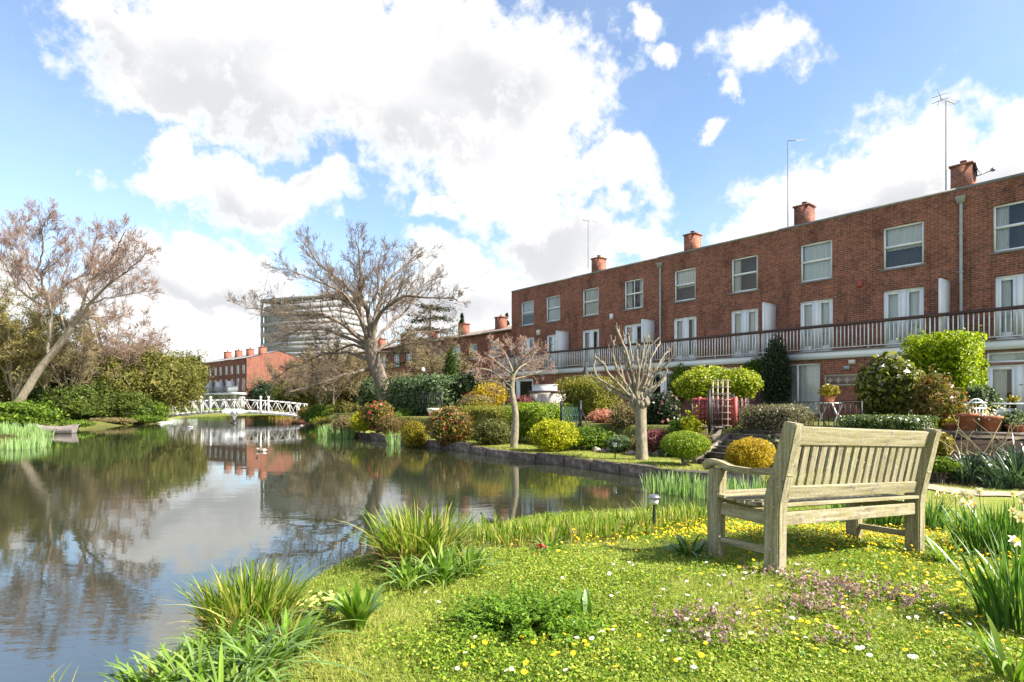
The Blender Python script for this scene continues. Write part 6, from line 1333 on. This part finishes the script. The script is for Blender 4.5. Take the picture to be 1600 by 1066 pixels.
for i, (px, py, q, lb_) in enumerate([(1516, 705, 11.9, 'bluish green daffodil leaves on the soil bank, left of the two big clumps'), (1590, 715, 11.9, 'big bluish green strap leaf clump on the soil bank at the right edge'), (1555, 722, 12.3, 'small strap leaf clump low on the soil bank')]):
    clump('strap_leaf_plant', lb_, at(px, q), (150, 220, 50)[i], (.45, .55, .3)[i], (.25, .34, .15)[i], .026, LBLU, 460+i, (.2, 1.1), .5, seg=6, group='strap leaf clumps on the soil bank')
# reed blades poking up at the bottom left
clump('reed_sprig', 'few thin pinkish reed blades at the bottom left corner', wpt(70, 1085, .02), 16, .20, .14, .006, LBLY, 470, (.1, .9), .3, seg=5)
# primroses
def primrose():
    p = land(505, 962); r = np.random.default_rng(17); t = thing('primrose', 'pale yellow primroses low at the bank beside the left grass tuft', 'flowers', (p[0], p[1], gz(*p))); n = 150
    m = MB(); P = r.normal(size=(n, 3))*[.11, .08, .0]+[0, 0, .03]; P[:, 2] += r.uniform(0, .04, n); m.leaves(P, r.normal(size=(n, 3))*.5+[0, 0, 1], .055, .5); m.build('leaves', LSTR, t); PM = G('primrose_petal', (.62, .56, .16), (.68, .62, .22), (.60, .54, .16))
    for i in range(30):
        f = MB(); c = r.normal(size=3)*[.075, .055, 0]+[0, -.02, .075+.02*r.uniform()]; a0 = r.uniform(0, 6)
        for k in range(5): a = a0+k*1.2566; d = np.array([math.cos(a), math.sin(a)*.8, math.sin(a)*.4+.0]); w = np.array([-math.sin(a), math.cos(a)*.8, math.cos(a)*.4]); f.addq([c, c+d*.008+w*.006, c+d*.013, c+d*.008-w*.006], [(0, 1, 2, 3)])
        f.build('flower', PM, t)
primrose()
def lacy():
    p = land(822, 985); r = np.random.default_rng(19); t = thing('lacy_plant', 'lacy fern like green plant in the middle of the near lawn', 'plant', (p[0], p[1], gz(*p))); m = MB(); n = 210
    fr = MB(); LF = G('lacy_green', (.09, .19, .014), (.15, .28, .024), (.25, .38, .05), trans=.45)
    for i in range(n):
        a = r.uniform(0, 6.28); L = r.uniform(.15, .33); el = r.uniform(.25, 1.1); d = np.array([math.cos(a)*math.cos(el)*1.25, math.sin(a)*math.cos(el), math.sin(el)*.9]); b = np.array([r.normal()*.05, r.normal()*.04, 0]); u = np.linspace(.25, 1, 14)[:, None]; P = b+d*L*u-np.array([0, 0, 1])*(u**2)*L*.22; P = np.repeat(P, 5, 0); w = np.cross(d, [0, 0, 1]); P = P+w*r.uniform(-1, 1, (len(P), 1))*.042*(1.15-np.repeat(u, 5, 0))+r.normal(size=P.shape)*.005
        m.leaves(P, r.normal(size=P.shape)*.45+[0, 0, 1], .019, .5); fr.tube([b, b+d*L*.6-(0, 0, L*.08), b+d*L-(0, 0, L*.2)], [.003, .002, .001], 4, cap=False)
    m.build('fronds', LF, t); fr.build('stalks', LF, t)
lacy()
def pink_bud():
    p = land(846, 868); t = thing('pink_tulip', 'single small pink red tulip low at the reed edge', 'flower', (p[0], p[1], gz(*p))); m = MB(); m.tube([(0, 0, 0), (0, 0, .05)], [.003, .003], 5); m.build('stem', LSTR, t); m = MB(); r = np.random.default_rng(3); P = r.normal(size=(22, 3))*.010+[0, 0, .06]; m.leaves(P, r.normal(size=(22, 3)), .03, .6); m.build('petals', FRED, t)
pink_bud()

# ================================================================== the flowery lawn
def garden_grass():
    r = np.random.default_rng(88); m = MB(); n = 60000; S = r.uniform(-2, 20, n); Q = r.uniform(11.5, 15.2, n); P = F0+S[:, None]*TV+Q[:, None]*NV; sd = pond_sd(P[:, 0], P[:, 1]); ok = (sd > .06)&((sd < .35)|(r.uniform(0, 1, n) < .6)); P = P[ok]; sd = sd[ok]; n = len(P); Z = ground_z(P[:, 0], P[:, 1])
    k = (lump(np.column_stack([P, Z*0]), 4, 1.5) > .1)&(sd < .4); m.blades(np.column_stack([P, np.maximum(Z, .12)-.01]), r.uniform(0, 6.28, n), r.uniform(.03, .07, n)*np.where(k, 2.2, 1), r.uniform(.2, 1.3, n), np.full(n, .010), 2, .4)
    tag(m.build('garden_lawn_grass', G('garden_blade', (.12, .15, .022), (.22, .23, .05), (.34, .30, .10), trans=.4)), 'short grass of the garden lawn above the stone edging', 'grass', kind='stuff')
garden_grass()
def lawn():
    r = np.random.default_rng(77)
    def area(n, dens=None):
        d = 2.0+5.4*r.uniform(0, 1, n)**1.15; u = np.where(r.uniform(0, 1, n) < .82, r.uniform(-.62, .95, n), .9+np.abs(r.normal(size=n))*.55); X, Y = u*d, d; sd = pond_sd(X, Y); ok = (sd > .55)&(Y < 7.6); return X[ok], Y[ok]
    def nz(X, Y, f, s): P = np.stack([X, Y, np.zeros_like(X)], 1); return lump(P, s, f)
    # broad little leaves
    X, Y = area(400000); cov = nz(X, Y, 1.6, 5)+.5*nz(X, Y, 4.5, 6); edge = sstep(X-.13*(Y-2.2)**1.3+.25*nz(X, Y, 3, 9), -.75, .05); keep = r.uniform(0, 1, len(X)) < np.clip(.46+.85*cov, .04, 1)*(.10+.90*edge)*np.clip(4.4/Y, .35, 1); X, Y = X[keep], Y[keep]; Z = ground_z(X, Y)
    n = len(X); hgt = .012+.035*np.clip(nz(X, Y, 4, 11)+.5, 0, 1)*r.uniform(.1, 1, n); m = MB(); m.leaves(np.stack([X, Y, Z+hgt], 1), r.normal(size=(n, 3))*.55+[0, 0, 1], .0165, .7)
    tag(m.build('ground_cover', G('cover_leaf', (.08, .16, .012), (.165, .275, .02), (.27, .37, .035), (.38, .42, .07), trans=.4, gloss=.1)), 'low leafy ground cover of small round leaves across the near lawn', 'ground cover', kind='stuff')
    X, Y = area(185000); keep = r.uniform(0, 1, len(X)) < np.clip(4.0/Y, .3, 1); X, Y = X[keep], Y[keep]; n = len(X); Z = ground_z(X, Y); m = MB(); m.blades(np.stack([X, Y, Z-.004], 1), r.uniform(0, 6.28, n), r.uniform(.02, .058, n), r.uniform(.1, 1.2, n), np.full(n, .0034), 2, .4)
    tag(m.build('lawn_grass', G('lawn_blade', (.15, .215, .024), (.25, .31, .045), (.36, .37, .09), trans=.4)), 'short sunlit grass of the near lawn', 'grass', kind='stuff')
    # purple dead nettle patches
    m = MB(); k = MB()
    for cx, cy, rx, ry, n in ((1320, 930, .40, .26, 150), (1265, 960, .2, .15, 50), (1090, 985, .22, .14, 46), (1140, 1010, .2, .1, 26), (1320, 1015, .15, .1, 14)):
        c = land(cx, cy); P = r.normal(size=(n, 2))*[rx*.6, ry*.6]+c
        for x, y in P:
            z = gz(x, y); h = r.uniform(.05, .09); q = 9; Q = np.stack([x+r.normal(size=q)*.010, y+r.normal(size=q)*.010, z+h*r.uniform(.6, 1.05, q)], 1); k.leaves(Q, r.normal(size=(q, 3))*.8+[0, 0, .6], .018, .6); Q = np.stack([x+r.normal(size=5)*.015, y+r.normal(size=5)*.015, z+h*r.uniform(.1, .6, 5)], 1); m.leaves(Q, r.normal(size=(5, 3))*.5+[0, 0, 1], .022, .8)
    m2 = k.build('dead_nettle', G('nettle_purple', (.22, .12, .14), (.34, .20, .24), (.45, .30, .34), (.22, .20, .09), trans=.3)); tag(m2, 'purple flowering dead nettle patches in the lawn behind the bench', 'wild flowers', kind='stuff')
    tag(m.build('nettle_leaves', LGRN), 'green leaves under the purple dead nettle patches', 'ground cover', kind='stuff')
    # daisies
    def petals(np_, rad, name, pm, cm):
        m = MB(); 
        for i in range(np_): a = i*6.283/np_; c, s = math.cos(a), math.sin(a); w = rad*1.9/np_; m.addq([(c*rad*.2, s*rad*.2, 0), (c*rad*.65-s*w, s*rad*.65+c*w, rad*.16), (c*rad, s*rad, rad*.12), (c*rad*.65+s*w, s*rad*.65-c*w, rad*.16)], [(0, 1, 2, 3)], 0)
        m.lathe([(rad*.30, .001), (rad*.26, rad*.2), (0, rad*.28)], 8, m=1); m.tube([(0, 0, -.05), (0, 0, 0)], [.0012, .0012], 4, 2, cap=False); return m.build(name, [pm, cm, LGRN])
    DW = M('daisy_white', (.80, .80, .78), (.74, .74, .72)); DY = M('flower_gold', (.75, .45, .02), (.70, .40, .02)); CY = M('celandine_yellow', (.80, .58, .015), (.75, .50, .012), rough=.35)
    def place(proto, pts, label, cat, grp, hmin, hmax, smin, smax):
        for i, (x, y) in enumerate(pts):
            o = proto if i == 0 else proto.copy()
            if i: C.objects.link(o)
            o.location = (x, y, gz(x, y)+r.uniform(hmin, hmax)); o.rotation_euler = (r.normal()*.3-SUNV.y*.2, r.normal()*.3+SUNV.x*.15, r.uniform(0, 6.28)); s = r.uniform(smin, smax); o.scale = (s, s, s); tag(o, label, cat, grp)
    pts = []
    for cx, cy, sx, sy, n in ((1240, 905, 60, 16, 22), (1140, 945, 90, 28, 22), (1000, 930, 90, 40, 14), (920, 960, 80, 30, 10), (1200, 1000, 110, 40, 16), (900, 1010, 80, 30, 6), (1430, 970, 60, 40, 16), (1080, 880, 80, 16, 7), (700, 960, 70, 40, 7), (1400, 1030, 90, 20, 10), (860, 1050, 60, 14, 4), (950, 890, 60, 20, 5)):
        for _ in range(n):
            px, py = r.normal(cx, sx), r.normal(cy, sy)
            if py > 845 and 560 < px < 1600 and py < 1075: pts.append(land(px, py))
    place(petals(14, .0145, 'daisy', DW, DY), pts, 'small white daisy with a yellow centre in the near lawn', 'daisy', 'daisies scattered in the lawn', .038, .058, .65, 1.0)
    pts = []
    for cx, cy, sx, sy, n in ((1430, 930, 80, 30, 100), (1250, 858, 130, 16, 120), (1480, 890, 60, 30, 100), (1220, 975, 60, 25, 26), (930, 1010, 90, 25, 26), (1000, 850, 80, 12, 40), (1150, 905, 80, 16, 20), (1500, 970, 50, 40, 24), (920, 1040, 120, 16, 20), (1350, 1030, 150, 18, 12), (880, 885, 60, 14, 12)):
        for _ in range(n):
            px, py = r.normal(cx, sx), r.normal(cy, sy)
            if py > 838 and 700 < px < 1600 and py < 1075: pts.append(land(px, py))
    pts.sort(key=lambda p: p[1]); pr = petals(9, .0140, 'celandine', CY, DY)
    place(pr, pts[:300], 'yellow star shaped celandine flower in the near lawn', 'celandine', 'celandines scattered in the lawn', .035, .058, .7, 1.05)
    far = list(pts[300:])
    for cx, cy, sx, sy, n in ((1290, 842, 160, 12, 760), (1450, 850, 90, 16, 380), (1150, 838, 80, 9, 240), (1100, 850, 130, 12, 120), (1560, 900, 60, 20, 80)):
        for _ in range(n):
            px, py = r.normal(cx, sx), r.normal(cy, sy)
            if 818 < py < 950 and px < 1640: far.append(wpt(px, py, .50-.0002*(px-1100)))
    P = np.array(far); n = len(P); Z = ground_z(P[:, 0], P[:, 1])+r.uniform(.045, .08, n); m = MB(); Q = np.column_stack([P, Z])
    for j in range(3): m.leaves(Q+[0, 0, .001*j], r.normal(size=(n, 3))*.25+[.1, -.15, 1], .024, .55)
    tag(m.build('celandine_carpet', CY), 'yellow carpet of celandines under and behind the bench', 'wild flowers', kind='stuff')
lawn()
